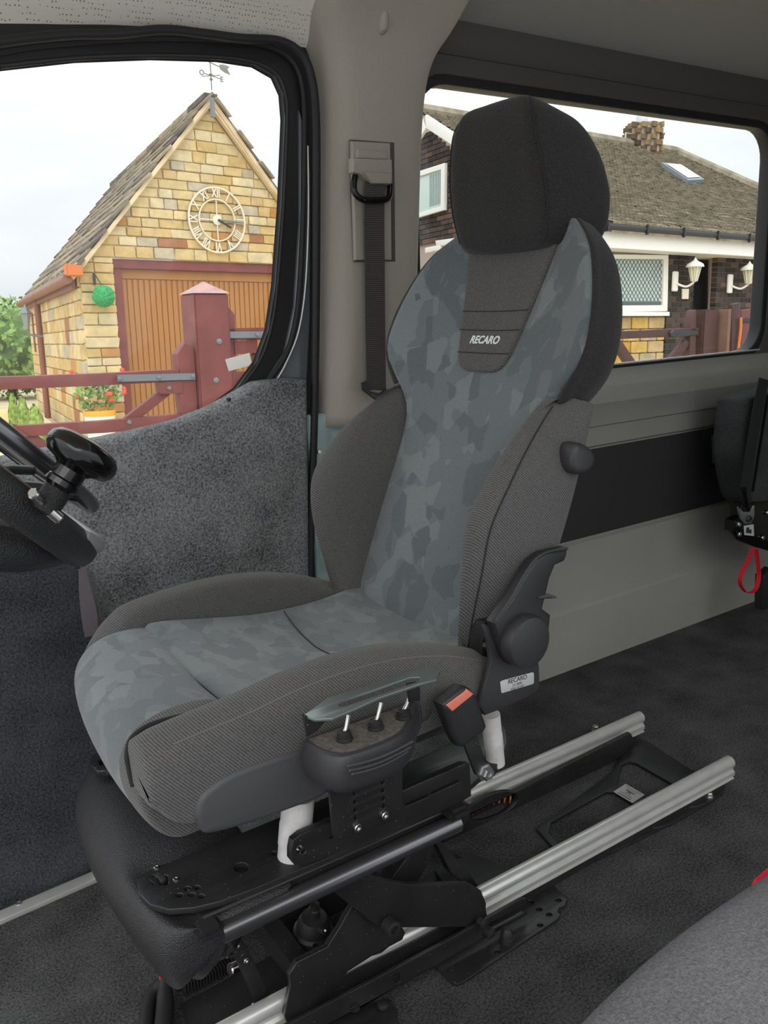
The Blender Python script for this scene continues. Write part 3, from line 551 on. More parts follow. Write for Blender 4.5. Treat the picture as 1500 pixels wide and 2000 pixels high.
# switch box
ol = [(602, 1446), (622, 1466), (655, 1482), (692, 1486), (745, 1471), (800, 1446), (822, 1420), (829, 1392), (822, 1370), (806, 1362), (740, 1386), (670, 1412), (612, 1432)]
OL = np.array([PZ(x-19, y-6, .538)[:2] for x, y in ol]); cc = OL.mean(0)+VV(.004, .02)
def bsec(z, k): return [VV((cc+(p-cc)*k)[0], min((cc+(p-cc)*k)[1], .858), z+.026) for p in OL]
swb = loft('switch_box', [bsec(.514, .90), bsec(.5135, .965), bsec(.510, 1.0), bsec(.500, 1.035), bsec(.484, 1.045), bsec(.470, 1.01), bsec(.461, .91), bsec(.458, .7)], 'soft_black', base, 60, 40)
swb['label'] = 'rounded black switch box with three toggle switches'
for a, b2, Y0, Y1 in (((680, 1496), (806, 1448), .760, .780), ((683, 1505), (802, 1459), .762, .784), ((688, 1512), (796, 1468), .766, .790)):
    P = [PY(a[0]+(b2[0]-a[0])*k, a[1]+(b2[1]-a[1])*k+7*math.sin(PI*k), Y0+(Y1-Y0)*k-.002*math.sin(PI*k)) for k in np.linspace(0, 1, 9)]
    tube('grip_rib', P, .0014, 'grey_plastic', swb, 8)
plate('dusty_top', [((cc+(p-cc)*.90)[0], min((cc+(p-cc)*.90)[1], .856)) for p in crom(OL, 50, True)], frame((0, 0, .5397), (1, 0, 0), (0, 1, 0), (0, 0, 1)), .0009, plain('dusty_black', '5a544f', .9, 0., 0, 1, .35, 160.), swb, (), .0002)
for (bx_, by_), (tx, ty) in (((677, 1440), (681, 1396)), ((738, 1418), (745, 1372)), ((792, 1397), (803, 1350))):
    o = PZ(bx_-4, by_+4, .541); n_ = lathe('toggle_nut', o, (0, 0, 1), [(.0105, -.003), (.0105, .002), (.0095, .003), (.0095, .006), (.0085, .0065), (.0085, .010), (.0045, .012)], 'black_matt', swb, 18)
    d0 = PY(tx, ty, o[1]+.004)
    tube('toggle_lever', [o+VV(0, 0, .009), o*.6+d0*.4+VV(0, 0, .003), d0], [.0032, .0028, .0036], 'steel', swb, 12)
# slotted arm plate above the switches
aq = [(593, 1396), (604, 1388), (640, 1362), (700, 1344), (780, 1317), (830, 1301), (850, 1301), (859, 1312), (853, 1326), (820, 1335), (740, 1362), (690, 1385), (650, 1402), (615, 1404)]
arm = plZ('slotted_plate', aq, .605, .004, 'bar_black', base, [[(660, 1376), (668, 1369), (800, 1323), (818, 1322), (822, 1326), (812, 1332), (674, 1379), (664, 1380)]], .0008)
arm.data.materials[0] = plain('satin_plate', '7c8684', .28, .6)
plY('arm_bracket', [(592, 1396), (620, 1404), (640, 1404), (620, 1428), (600, 1440)], PZ(600, 1395, .605)[1]-.004, .004, 'black_steel', base, bev=.001)
plY('arm_bracket', [(796, 1336), (820, 1332), (822, 1368), (800, 1372)], PZ(812, 1330, .605)[1]+.012, .004, 'black_steel', base, bev=.001)
# scissor arms
plY('scissor_arm', [(640, 1702), (690, 1700), (740, 1718), (800, 1728), (870, 1727), (915, 1726), (940, 1740), (950, 1765), (948, 1800), (935, 1811), (770, 1812), (735, 1808), (700, 1780), (655, 1745)], .9435, .010, 'black_steel', base, bev=.0015)
plY('scissor_arm', [(760, 1724), (800, 1668), (850, 1640), (838, 1690), (815, 1722)], .985, .03, 'black_steel', base, bev=.002)
plY('scissor_arm', [(690, 1765), (745, 1800), (770, 1812), (784, 1826), (755, 1850), (680, 1898), (640, 1945), (600, 1985), (562, 2000), (556, 1985), (568, 1925), (565, 1905), (580, 1880), (640, 1850), (665, 1810)], .958, .010, 'black_steel', base, bev=.0015)
plY('scissor_arm', [(848, 1640), (862, 1645), (905, 1690), (945, 1745), (930, 1748), (880, 1705)], 1.03, .02, 'black_steel', base, bev=.002)
plY('scissor_arm', [(835, 1645), (850, 1650), (905, 1676), (880, 1680), (825, 1672)], 1.12, .02, 'black_matt', base, bev=.002)
lathe('pivot_bolt', PY(757, 1804, .936), (0, -1, 0), [(.0125, 0), (.0125, .018), (.0105, .019), (.0065, .019), (.006, .012)], 'black_plastic', base, 24)
tube('cross_tube', [PY(515, 1800, 1.12), PY(600, 1912, 1.035)], .016, 'black_matt', base, prof=[(-1, -1), (1, -1), (1, 1), (-1, 1)])
# lifting motor
mo = PY(612, 1812, 1.08)
mt_ = lathe('lift_motor', mo, (0, -.2, 1), [(.030, -.02), (.033, -.012), (.033, -.004), (.028, .0), (.027, .012), (.021, .024), (.010, .028), (.010, .042), (.0075, .044), (.0075, .052), (.003, .054)], 'black_plastic', base, 20)
for k in range(5):
    a = 2*PI*k/5+.4; bolt('motor_screw', mo+VV(.031*math.cos(a), .031*math.sin(a)-.004, -.016), (0, -.2, 1), .0045, .014, 'black_steel' if k % 2 else 'steel', mt_)
bolt('motor_nut', PY(632, 1822, 1.05), (0, -.6, .8), .0065, .008, 'steel', mt_)
# carriage plate, rollers and rack at the front
plY('carriage_plate', [(438, 1778), (452, 1775), (475, 1838), (500, 1886), (530, 1950), (552, 2010), (530, 2030), (500, 1960), (472, 1898), (452, 1850)], 1.02, .008, 'black_steel', base, bev=.001)
for px, dx in (((452, 1855), 0), ((464, 1888), 0)):
    o = PY(*px, 1.06); lathe('roller', o, (-1, -.15, .2), [(.004, -.018), (.0075, -.016), (.0075, -.002), (.009, 0), (.009, .013), (.0075, .015), (.003, .015)], 'steel', base, 18)
for px in ((463, 1845), (480, 1875), (496, 1962), (515, 1995)): bolt('carriage_bolt', PY(*px, 1.017), (0, -1, 0), .0045, .004, 'steel', base, False)
vs = []; fs = []
def teeth(name, a, b2, n, h, wd, parent, mat='black_steel'):
    vs = []; fs = []
    for k in range(n):
        c = a+(b2-a)*(k+.5)/n; s = np.linalg.norm(b2-a)/n*.28; i = len(vs)
        for dz in (0, h):
            for dx, dy in ((-s, -wd), (s, -wd), (s, wd), (-s, wd)): vs.append(c+VV(dx, dy, dz))
        fs += [(i, i+1, i+2, i+3), (i+4, i+5, i+6, i+7)]+[(i+j, i+(j+1) % 4, i+4+(j+1) % 4, i+4+j) for j in range(4)]
    o = mesh(name, vs, fs, mat, parent, 0); o['kind'] = 'stuff'; return o
teeth('rack_teeth', PZ(358, 1945, .012), PZ(468, 1890, .012), 19, .022, .006, base)
box('rack_back', PZ(352, 1946, .012)+VV(0, .008, 0), PZ(470, 1888, .045)*VV(1, 0, 1)+VV(0, PZ(352, 1946, .012)[1]+.014, .0), 'black_matt', base, .001)
plZ('base_tray', [(352, 1960), (470, 1898), (620, 1815), (800, 1730), (850, 1700), (860, 1740), (560, 1990), (420, 2090), (380, 2050)], .0035, .003, 'black_matt', base)
plZ('tray_foot', [(540, 2010), (640, 1985), (760, 1950), (776, 1975), (778, 2030), (640, 2100), (540, 2080)], .0035, .003, 'black_steel', base)
plY('motor_mount', [(520, 1780), (640, 1725), (760, 1735), (770, 1830), (640, 1900), (560, 1890)], 1.16, .006, 'black_matt', base, bev=.001)
plY('link_plate', [(700, 1800), (782, 1806), (792, 1822), (786, 1836), (760, 1850), (745, 1862), (690, 1880)], .966, .006, 'black_matt', base, bev=.001)
# ================================================================== FLOOR TRACK
trk = thing('seat_track', 'pair of silver floor rails on a black plate behind the seat base', 'rail', (1.0, 1.12, 0))
def railp(y): 
    hd = [(y+.014*math.cos(a), .056+.014*math.sin(a)) for a in np.linspace(-.7, PI+.7, 18)]
    return hd+[(y-.0095, .042), (y-.0145, .038), (y-.0145, .030), (y-.011, .028), (y-.011, .024), (y-.0145, .022), (y+.0145, .022), (y+.0145, .038), (y+.0095, .042)]
for y, xa, xb in ((.988, .12, 1.562), (1.243, .345, 1.578)):
    prX('rail', railp(y), xa, xb, 'aluminium', trk, .0006)
    box('rail_bearer', (xa+.02, y-.0125, .004), (xb-.03, y+.0125, .0215), 'black_steel', trk, .002)
plZ('track_plate', [(1048, 1618), (1195, 1508), (1238, 1436), (1270, 1450), (1345, 1500), (1412, 1548), (1330, 1598), (1120, 1700)], .008, .006, 'black_steel', trk, [[(1214, 1494), (1230, 1487), (1243, 1490), (1345, 1548), (1290, 1582), (1205, 1532)], [(1076, 1606), (1184, 1546), (1200, 1546), (1262, 1584), (1110, 1668), (1072, 1628)]], .0008)
plZ('track_plate', [(850, 1700), (910, 1660), (1000, 1700), (1020, 1720), (960, 1760), (890, 1760)], .0095, .005, 'black_steel', trk)
for cx, cy, s in ((1366, 1556, 1.), (1294, 1598, .92)):
    plZ('track_ear', [(cx+44*s*math.cos(a), cy+17*s*math.sin(a)-12*s*math.cos(a)) for a in np.linspace(0, 2*PI, 24, endpoint=False)], .010, .006, 'black_steel', trk)
lathe('track_bolt', PZ(1384, 1555, .010), (0, 0, 1), [(.011, 0), (.011, .002), (.0085, .002), (.0085, .008), (.007, .010)], 'zinc', trk, 6)
lathe('track_bolt', PZ(1304, 1602, .010), (0, 0, 1), [(.005, -.002), (.005, .0003), (.003, .0003)], 'black_matt', trk, 12)
lathe('track_bolt', PZ(1163, 1427, .010), (0, 0, 1), [(.010, 0), (.010, .002), (.008, .002), (.008, .012), (.006, .014)], 'zinc', trk, 6)
plY('cable_channel', [(890, 1600), (1000, 1550), (1232, 1432), (1242, 1448), (1222, 1486), (1208, 1506), (1100, 1556), (900, 1652), (840, 1672), (838, 1635)], 1.205, .012, 'black_steel', trk, [[(963+50*math.cos(a)*.97-0*math.sin(a), 1576+22*math.sin(a)-17*math.cos(a)) for a in np.linspace(0, 2*PI, 28, endpoint=False)]], .002)
teeth('rack_teeth', PY(885, 1662, 1.198)*VV(1, 0, 1)+VV(0, 1.198, -.004), PY(1204, 1512, 1.198), 62, .008, .006, trk)
for k in range(9):
    x, y = 923+k*10.5, 1588-28*math.sin(min(1, (k+.6)/6.5)*PI/2)+(k-6)*1.6*(k > 6)
    tube('wire', [PY(x-1, y+7, 1.222), PY(x, y, 1.219), PY(x+1, y-6, 1.224)], .0022, 'red_wire' if k < 4 else 'orange_wire', trk, 8)
lab = plZ('rating_label', [(1198, 1546), (1222, 1530.5), (1259, 1552), (1235, 1568)], .0092, .0008, 'sticker_white', trk, bev=.0001)
lo_, lxx, lyy = PZ(1228, 1549, .0096), PZ(1198, 1546, .009)-PZ(1235, 1568, .009), PZ(1198, 1546, .009)-PZ(1222, 1530.5, .009)
for k, (fx, ln, hh) in enumerate(((.36, .66, .0042), (.2, .6, .0022), (.08, .3, .0022), (-.05, .16, .005), (-.12, .44, .003), (-.26, .5, .0018), (-.38, .8, .0018))):
    c = lo_+lyy*fx*1.0; ux = lxx/np.linalg.norm(lxx); uy = lyy/np.linalg.norm(lyy); L_ = np.linalg.norm(lxx)*ln/2
    mesh('label_line', [c-ux*L_-uy*hh/2, c+ux*L_-uy*hh/2, c+ux*L_+uy*hh/2, c-ux*L_+uy*hh/2], [(0, 1, 2, 3)], 'ink_grey' if k != 4 else 'ink', lab, 0)
# near floor plate and angle
npl = [(1066, 1716), (1102, 1748), (1107, 1757), (1104, 1768), (1092, 1773), (1089, 1780), (1094, 1788), (1088, 1796), (1000, 1853), (905, 1917), (893, 1922), (880, 1916), (855, 1890), (800, 1850), (900, 1790)]
plZ('floor_plate', npl, .007, .005, 'black_steel', trk, [[(x+6.5*math.cos(a), y+4.2*math.sin(a)) for a in np.linspace(0, 2*PI, 12, endpoint=False)] for x, y in ((1037, 1762), (1053, 1776), (1072, 1786), (1055, 1807), (1091, 1758), (972, 1859))], .0008)
plY('floor_angle', [(1018, 1756), (1028, 1756), (1030, 1785), (1020, 1792), (780, 1925), (560, 2045), (556, 2005), (700, 1930), (860, 1845)], .936, .006, 'black_steel', trk, [[(952, 1812), (958, 1803), (1020, 1772), (1026, 1774), (1024, 1782), (960, 1817)], rrect(770, 782, 1902, 1920, 5, 3), rrect(682, 704, 1956, 1978, 8, 3)], .001)
plY('bearer_strip', [(560, 1968), (700, 1890), (948, 1772), (952, 1790), (700, 1925), (560, 2000)], .972, .004, 'black_steel', trk, bev=.001)
lathe('slot_bolt', PY(952, 1818, .936), (0, -1, 0), [(.009, 0), (.009, .010), (.006, .011)], 'black_plastic', trk, 14)
lathe('slot_bolt', PY(936, 1798, .936), (0, -1, 0), [(.007, 0), (.007, .012), (.004, .013)], 'black_plastic', trk, 14)
lathe('cap_nut', PZ(990, 1838, .007), (0, 0, 1), [(.0125, 0), (.0125, .008), (.0105, .009), (.0100, .018), (.006, .025), (.001, .027)], 'black_plastic', trk, 20)
lathe('floor_bolt', PZ(748, 1965, .006), (0, 0, 1), [(.009, 0), (.009, .004), (.006, .006)], 'black_plastic', trk, 16)
# ================================================================== BELT BUCKLE
bk = thing('belt_buckle', 'black seat belt buckle with orange release button beside the switches', 'buckle', tuple(PY(945, 1507, .89)))
plY('stalk', [(905, 1448), (930, 1430), (950, 1490), (958, 1512), (945, 1522), (930, 1514)], .858, .006, 'black_steel', bk, bev=.001)
A = [PY(x, y, .868) for x, y in ((862, 1376), (908, 1342), (925, 1352), (953, 1424), (902, 1464), (893, 1456))]
plY('buckle_body', [(863, 1377), (905, 1343), (922, 1347), (934, 1362), (953, 1420), (948, 1430), (906, 1462), (897, 1460), (886, 1440), (868, 1392)], .834, .024, 'black_plastic', bk, bev=.007)
qb = [(874, 1383), (921, 1350), (928, 1360), (882, 1392)]
plY('release_button', [(872, 1378), (914, 1347), (926, 1356), (884, 1390)], .8325, .006, 'orange_button', bk, bev=.0015)
for k in range(6):
    x, y = 868+k*6.6, 1371-k*4.7; plY('slot_tooth', [(x, y+6), (x+3, y-1), (x+6, y-3), (x+4, y+5)], .838, .008, 'gloss_black', bk, bev=.0004)
lathe('anchor_bolt', PY(946, 1507, .858), (0, -1, 0), [(.0135, 0), (.0135, .003), (.0105, .003), (.0105, .010), (.009, .012), (.004, .012), (.003, .010)], 'zinc', bk, 6)
# ================================================================== CABLES
cb = thing('cable_bundle', 'loose black taped cables with a red wire on the carpet in front of the base', 'cable', tuple(PZ(330, 1980, 0)))
tube('cable', [PZ(318, 1915, .03), PZ(298, 1940, .02), PZ(288, 1975, .014), PZ(284, 2030, .012), PZ(282, 2060, .012)], [.008, .011, .012, .011], 'rubber', cb, 10, 24)
tube('cable', [PZ(322, 1905, .04), PZ(322, 1935, .028), PZ(322, 1970, .020), PZ(318, 2010, .018), PZ(312, 2050, .018)], [.008, .013, .014, .012], 'rubber', cb, 10, 24)
tube('red_wire', [PZ(314, 1912, .04), PZ(316, 1902, .048), PZ(322, 1896, .05), PZ(330, 1893, .05)], .0032, 'red_wire', cb, 8, 14)
# ================================================================== STEERING WHEEL
sw = thing('steering_wheel', 'black steering wheel with grey inlay, cut by the left edge', 'steering wheel', (.13, YC, .86))
nW = VV(.73, 0, .68); nW = nW/np.linalg.norm(nW); dW = VV(.68, 0, -.73)/np.linalg.norm(VV(.68, 0, -.73))
BW = PY(140, 1062, YC); rW = .19; CW = BW-dW*rW
def ring(ph, r, hgt): return CW+(dW*math.cos(ph)+YA*math.sin(ph))*r+nW*hgt
rp = [(math.cos(a)*(1. if abs(math.cos(a)) < .3 else 1.), math.sin(a)) for a in np.linspace(0, 2*PI, 16, endpoint=False)]
tube('rim', [ring(a, rW, 0) for a in np.linspace(0, 2*PI, 72, endpoint=False)], .0225, 'grained_black', sw, 16, closed=True)
tube('rim_inlay', [ring(a, rW+.011, .017) for a in np.linspace(-.75, .9, 24)], [.006, .013, .014, .013, .006], plain('grey_inlay', '9a9c9d', .3, .1), sw, 10)
for a in (-1.2, 1.2, PI-.4, PI+.4): tube('spoke', [ring(a, rW-.01, -.002), ring(a, .09, -.02), ring(a, .05, -.03)], [.014, .018, .024], 'black_plastic', sw, 12)
tube('spoke', [ring(0, rW-.006, -.008), ring(0, .12, -.02), ring(0, .05, -.03)], [.03, .036, .05], 'grained_black', sw, 16)
tube('lower_cover', [PY(-140, 1055, 1.04), PY(-40, 1062, 1.04), PY(50, 1068, 1.05), PY(110, 1072, 1.07), PY(140, 1076, 1.09)], [.034, .033, .030, .022, .012], 'grained_black', sw, 20, 24)
lathe('hub', CW-nW*.05, nW, [(.05, 0), (.075, .01), (.08, .03), (.07, .045), (.04, .052), (.002, .054)], 'grained_black', sw, 32)
ctl = thing('control_ring', 'thin black hand control ring mounted above the steering wheel rim', 'control ring', tuple(CW+nW*.06))
tube('ring_bar', [ring(a, rW-.022, .052) for a in np.linspace(0, 2*PI, 72, endpoint=False)], .0095, 'bar_black', ctl, 12, closed=True)
for a in (-.75, .75, 2.4, -2.4): tube('ring_strut', [ring(a, rW-.024, .05), ring(a, .12, .03), ring(a, .07, 0)], .007, 'black_steel', ctl, 10)
kb = thing('spinner_knob', 'black mushroom-shaped spinner knob clamped on the steering wheel rim', 'knob', tuple(PY(95, 1000, .925)))
kA = PY(88, 992, .925); kT = PY(160, 888, .925); kd = (kT-kA)/np.linalg.norm(kT-kA); L_ = np.linalg.norm(kT-kA)
lathe('clamp', kA-kd*.004, kd, [(.011, 0), (.015, .004), (.015, .022), (.013, .036), (.013, .038)], plain('crackle_black', '19191a', .25, 0., 1., 700.), kb, 20)
lathe('stem', kA+kd*.024, kd, [(.0145, 0), (.0185, .004), (.0185, .010), (.017, .012), (.017, .030), (.0205, .034), (.0205, .05), (.0185, .058)], 'gloss_black', kb, 28)
kn2 = VV(.42, -.18, .88)
lathe('mushroom_grip', kT-kd*.012, kd, [(.017, -.008), (.022, -.004), (.033, -.001), (.0385, .005), (.040, .012), (.0385, .019), (.033, .025), (.02, .029), (.001, .031)], 'gloss_black', kb, 36)
lathe('clamp_screw', PY(76, 975, .912), PY(64, 963, .90)-PY(76, 975, .912), [(.006, -.006), (.006, .016), (.0045, .018)], 'steel', kb, 16)
lathe('clamp_screw', PY(107, 1006, .915), PY(114, 1012, .915)-PY(107, 1006, .915), [(.006, -.006), (.006, .006), (.0045, .008)], 'steel', kb, 16)
shr = loft('column_shroud', [[CW-nW*.16+VV(x_, 0, 0)+VV(0, a*.06*k, b2*.05*k) for a, b2 in ((-1, -.7), (0, -1), (1, -.7), (1.1, 0), (1, .8), (0, 1), (-1, .8), (-1.1, 0))] for x_, k in ((-.25, .9), (-.1, 1.), (0., 1.), (.06, .9), (.08, .6))], 'grained_black', None, 32, 20)
tag(shr, 'black steering column shroud under the wheel', 'column cover')
# ================================================================== FOLDED REAR SEAT
rs = thing('folding_rear_seat', 'dark folded rear seat at the right edge with red pull loop', 'seat', tuple(PY(1470, 1100, 1.42)))
def rsec(y, k): 
    q = [(1448, 800), (1456, 776), (1510, 760), (1620, 739), (1640, 800), (1630, 960), (1580, 1000), (1494, 1000), (1464, 990), (1450, 955), (1440, 880)]
    P = np.array([PY(x, y_, 1.42) for x, y_ in q]); c = P.mean(0); P = c+(P-c)*k; P[:, 1] = y; return P
loft('seat_pad', [rsec(1.395, .8), rsec(1.40, .94), rsec(1.415, 1.), rsec(1.46, 1.), rsec(1.50, .97), rsec(1.52, .85)], 'rear_cloth', rs, 44, 24)
plY('hinge_bracket', [(1448, 985), (1570, 970), (1580, 1100), (1510, 1078), (1474, 1068), (1446, 1056), (1436, 1038), (1438, 1018), (1448, 1012)], 1.39, .04, 'gloss_black', rs, bev=.006)
for px in ((1443, 1043), (1488, 1050), (1442, 1024), (1497, 1001)): bolt('bracket_bolt', PY(*px, 1.388), (0, -1, 0), .007, .006, 'steel', rs, False)
plY('anchor_fork', [(1443, 990), (1452, 1000), (1466, 1000), (1474, 988), (1474, 1008), (1468, 1022), (1456, 1024), (1448, 1014)], 1.382, .008, 'zinc', rs, bev=.002)
bolt('fork_bolt', PY(1461, 1013, 1.382), (0, -1, 0), .010, .008, 'black_plastic', rs, False)
sk = plY('bracket_sticker', [(1453, 1027), (1472, 1024), (1473, 1047), (1454, 1045)], 1.3885, .001, 'sticker_silver', rs, bev=.0002)
plY('sticker_arrow', [(1458, 1030), (1464, 1030), (1463, 1034), (1468, 1034), (1468, 1042), (1457, 1041)], 1.3878, .0006, 'ink', sk, bev=.0001)
wb = [PY(1492, 740, 1.375), PY(1480, 800, 1.375), PY(1466, 880, 1.375), PY(1457, 955, 1.372), PY(1460, 985, 1.370)]
rb = thing('rear_seat_belt', 'black belt running down over the folded rear seat', 'seat belt', tuple(wb[-1]))
tube('webbing', wb, 1., plain('black_web', '17181a', .8), rb, prof=[(-.001, -.024), (.001, -.024), (.001, .024), (-.001, .024)], smooth_n=24, ref=(1, 0, 0))
tube('belt_edge', [PY(1500, 770, 1.372), PY(1486, 860, 1.372), PY(1470, 960, 1.374)], .004, 'gloss_black', rb, 8, 16)
tube('buckle_tang', [PY(1452, 955, 1.360), PY(1457, 982, 1.362), PY(1461, 996, 1.366)], [.010, .008, .006], 'gloss_black', rb, 10, 10)
lp = [(1471, 1070), (1462, 1092), (1449, 1118), (1445, 1136), (1452, 1152), (1464, 1158), (1476, 1150), (1482, 1128), (1480, 1098), (1477, 1072)]
tube('pull_loop', [PY(x, y, 1.378+(.004 if i > 6 else 0)) for i, (x, y) in enumerate(lp)], 1., 'red_strap', rs, prof=[(-.0009, -.0065), (.0009, -.0065), (.0009, .0065), (-.0009, .0065)], smooth_n=50, ref=(0, 1, 0))
plY('floor_leg', [(1492, 1125), (1510, 1110), (1515, 1185), (1490, 1192)], 1.40, .03, 'black_steel', rs, bev=.003)
# ================================================================== PASSENGER SEAT (foreground)
ps = thing('passenger_chair', 'light grey cloth passenger seat cushion in the near right corner', 'seat', (.60, .05, .42))
def qsec(x, sh, top, hw):
    return [VV(x, .05+a*hw, z) for a, z in ((-1, .44), (-1.02, .52), (-.96, top-.03), (-.82, top-.002), (-.4, top-.015), (.4, top-.015), (.82, top-.002), (.96, top-.03), (1.02, .52), (1, .44), (.5, .43), (-.5, .43))]
loft('cushion', [qsec(.24, 0, .54, .225), qsec(.255, 0, .588, .252), qsec(.29, 0, .62, .266), qsec(.35, 0, .636, .274), qsec(.45, 0, .643, .280), qsec(.60, 0, .640, .280), qsec(.75, 0, .63, .276), qsec(.84, 0, .61, .27)], 'grey_cloth', ps, 56, 48)
box('seat_plinth', (.34, -.16, 0), (.80, .24, .44), 'black_plastic', ps, .02)
pb = thing('passenger_buckle', 'red belt buckle button peeking over the near right seat', 'buckle', tuple(PY(1500, 1742, .345)))
plY('buckle_button', [(1482, 1762), (1496, 1730), (1530, 1700), (1540, 1764)], .345, .012, 'red_strap', pb, bev=.003)
plY('buckle_body', [(1492, 1762), (1503, 1726), (1534, 1700), (1560, 1800), (1510, 1850)], .348, .012, 'sticker_silver', pb, bev=.005)

# ================================================================== OUTSIDE
ZO = np.cross(np.array([0, -345., F]), np.array([1000., -365., F])); ZO = RW@(ZO/np.linalg.norm(ZO)*(-1 if ZO[1] > 0 else 1))      # true upright outside: the van stands a little tilted
def OD(vx): d = RW@np.array([vx-750., -345.-.020*(vx-750.), F]); return d/np.linalg.norm(d)
GZ = 1.10                                                       # ground under the eye outside
class Face:
    """upright plane outside, laid along a vanishing direction; local x along it, y into it, z up from the ground"""
    def __init__(s, e1, px, depth):
        s.e1 = e1; s.e3 = ZO; s.e2 = np.cross(s.e3, s.e1)
        r = ray(px, 655-.02*(px-750)); s.O = C0+r/F*depth-ZO*GZ; s.n = s.e2
        s.m4 = Matrix(frame(s.O, s.e1, s.e2, s.e3).tolist())
    def L(s, x, y, b=0.):
        d = ray(x, y); P = s.O+s.n*b; q = C0+d*(((P-C0)@s.n)/(d@s.n))-s.O
        return (float(q@s.e1), float(q@s.e3))
    def W(s, a, b, z): return s.O+s.e1*a+s.e2*b+s.e3*z
    def loc(s, v): return VV(v@s.e1, v@s.e2, v@s.e3)
    def root(s, name, label, cat, at=(0, 0, 0), group=None):
        m4 = Matrix(frame(s.W(*at), s.e1, s.e2, s.e3).tolist()); o = thing(name, label, cat, group=group, mat4=m4); o['_local'] = 1; return o
per_object('stone', [(0, 'dcbf85'), (.2, 'e8d19d'), (.38, 'd6b97a'), (.52, 'e3d2a8'), (.68, 'dcc58f'), (.84, 'c9bda2'), (.92, 'cf9a5c'), (.97, 'b27c58')], .95, .2, 7.)
per_object('dark_brick', [(0, '47403c'), (.3, '39332f'), (.6, '544741'), (.9, '6b5648')], .9, .15, 9.)
per_object('slate', [(0, '9a8d78'), (.3, '857a69'), (.6, 'a99a80'), (.85, '6f675c')], .95, .25, 6.)
per_object('yellow_block', [(0, 'd9b569'), (.4, 'cbb083'), (.7, 'b9a98a'), (.88, 'd3a14f')], .95, .2, 5.)
plain('mortar', 'e0cf9f', .95, 0., .5, 30., .08, 5.); plain('brick_mortar', 'a99a90', .95); plain('maroon', '7c3f3a', .55, 0., 0, 20., .18, 7.); plain('gate_dark', '4b302b', .6, 0., .2, 20., .2, 7.)
plain('door_brown', 'a8753f', .5, 0., .1, 20., .1, 3.); plain('white_paint', 'eceae4', .5); plain('terracotta', 'd5793f', .7); plain('fascia_brown', '8a5b49', .6); plain('gutter_black', '2d2d2f', .4)
plain('iron_grey', '7b8288', .55, .2); plain('clock_cream', 'e6dcc6', .6); plain('verge', 'd6c29c', .9, 0., .4, 30., .12, 6.); plain('pane_pale', 'c3d4d0', .15); plain('pane_dark', '55605f', .1); plain('front_door', '23282b', .4)
plain('vane_metal', '8a8a80', .5, .3); plain('topiary', '2f9a58', .8, 0., 1., 60., .4, 60.); plain('leaf', '7d9b4e', .7, 0., .4, 30., .45, 3.); plain('leaf_dark', '5e7a43', .8, 0., .4, 30., .45, 3.); plain('box_green', '8a9f4a', .8, 0., 1., 60., .4, 30.)
plain('petal_red', 'e2573d', .6); plain('pot_white', 'f0eeea', .5); plain('pot_yellow', 'e8b23c', .5); plain('paving', 'c9b897', .95, 0., .4, 8., .15, 1.5); plain('gravel', 'dcc07f', .95, 0., .5, 30., .2, 12.); plain('kerb', 'd2c6a8', .9, 0., .4, 20., .15, 4.)
plain('lead_flash', 'c8ccd0', .5); plain('bark', '5d4a3a', .9); plain('red_plate', 'c4504e', .6); plain('tile_mix', '8d8370', .95, 0., .5, 20., .32, 5.); plain('sky_pane', 'dfe6ea', .12, .2)
# ground
gm = []
def gpt(x, y_, d): return C0+ray(x, 655-.02*(x-750))/F*d-ZO*GZ
gv = [VV(-6, 2.0, -.75), VV(6, 2.0, -.75), gpt(1900, 0, 5.5), gpt(-600, 0, 3.2), gpt(2600, 0, 40), gpt(-1500, 0, 40)]
gr = mesh('ground', gv, [(0, 1, 2, 3), (3, 2, 4, 5)], 'paving', None, 0); tag(gr, 'pale paved drive outside the van', None, kind='structure')
# shared unit pieces
def unit(name, bev, seg=1, jit=0.):
    bm = bmesh.new(); bmesh.ops.create_cube(bm, size=1.)
    for v in bm.verts: v.co += Vector((random.uniform(-jit, jit), random.uniform(-jit, jit), random.uniform(-jit, jit)))
    bmesh.ops.bevel(bm, geom=list(bm.edges), offset=bev, segments=seg, affect='EDGES'); me = bpy.data.meshes.new(name); bm.to_mesh(me); bm.free(); return me
US = [unit('stone', .06, 1, .035) for _ in range(4)]; UB_ = unit('brick', .03); UP = unit('slate', .04, 1, .04)
for me in US: me.materials.append(M['stone'])
UB_.materials.append(M['dark_brick']); UP.materials.append(M['slate'])
def piece(name, me, c, s, parent, rz=0., eul=None):
    o = bpy.data.objects.new(name, me); COL.objects.link(o); o.parent = parent; o.location = c; o.scale = s; o.rotation_euler = eul if eul is not None else (0, 0, rz); return o
def clip(poly, p, n):
    out = []
    for i in range(len(poly)):
        a, b2 = poly[i], poly[(i+1) % len(poly)]; da = (a[0]-p[0])*n[0]+(a[1]-p[1])*n[1]; db = (b2[0]-p[0])*n[0]+(b2[1]-p[1])*n[1]
        if da >= 0: out.append(a)
        if da*db < 0: k = da/(da-db); out.append((a[0]+(b2[0]-a[0])*k, a[1]+(b2[1]-a[1])*k))
    return out
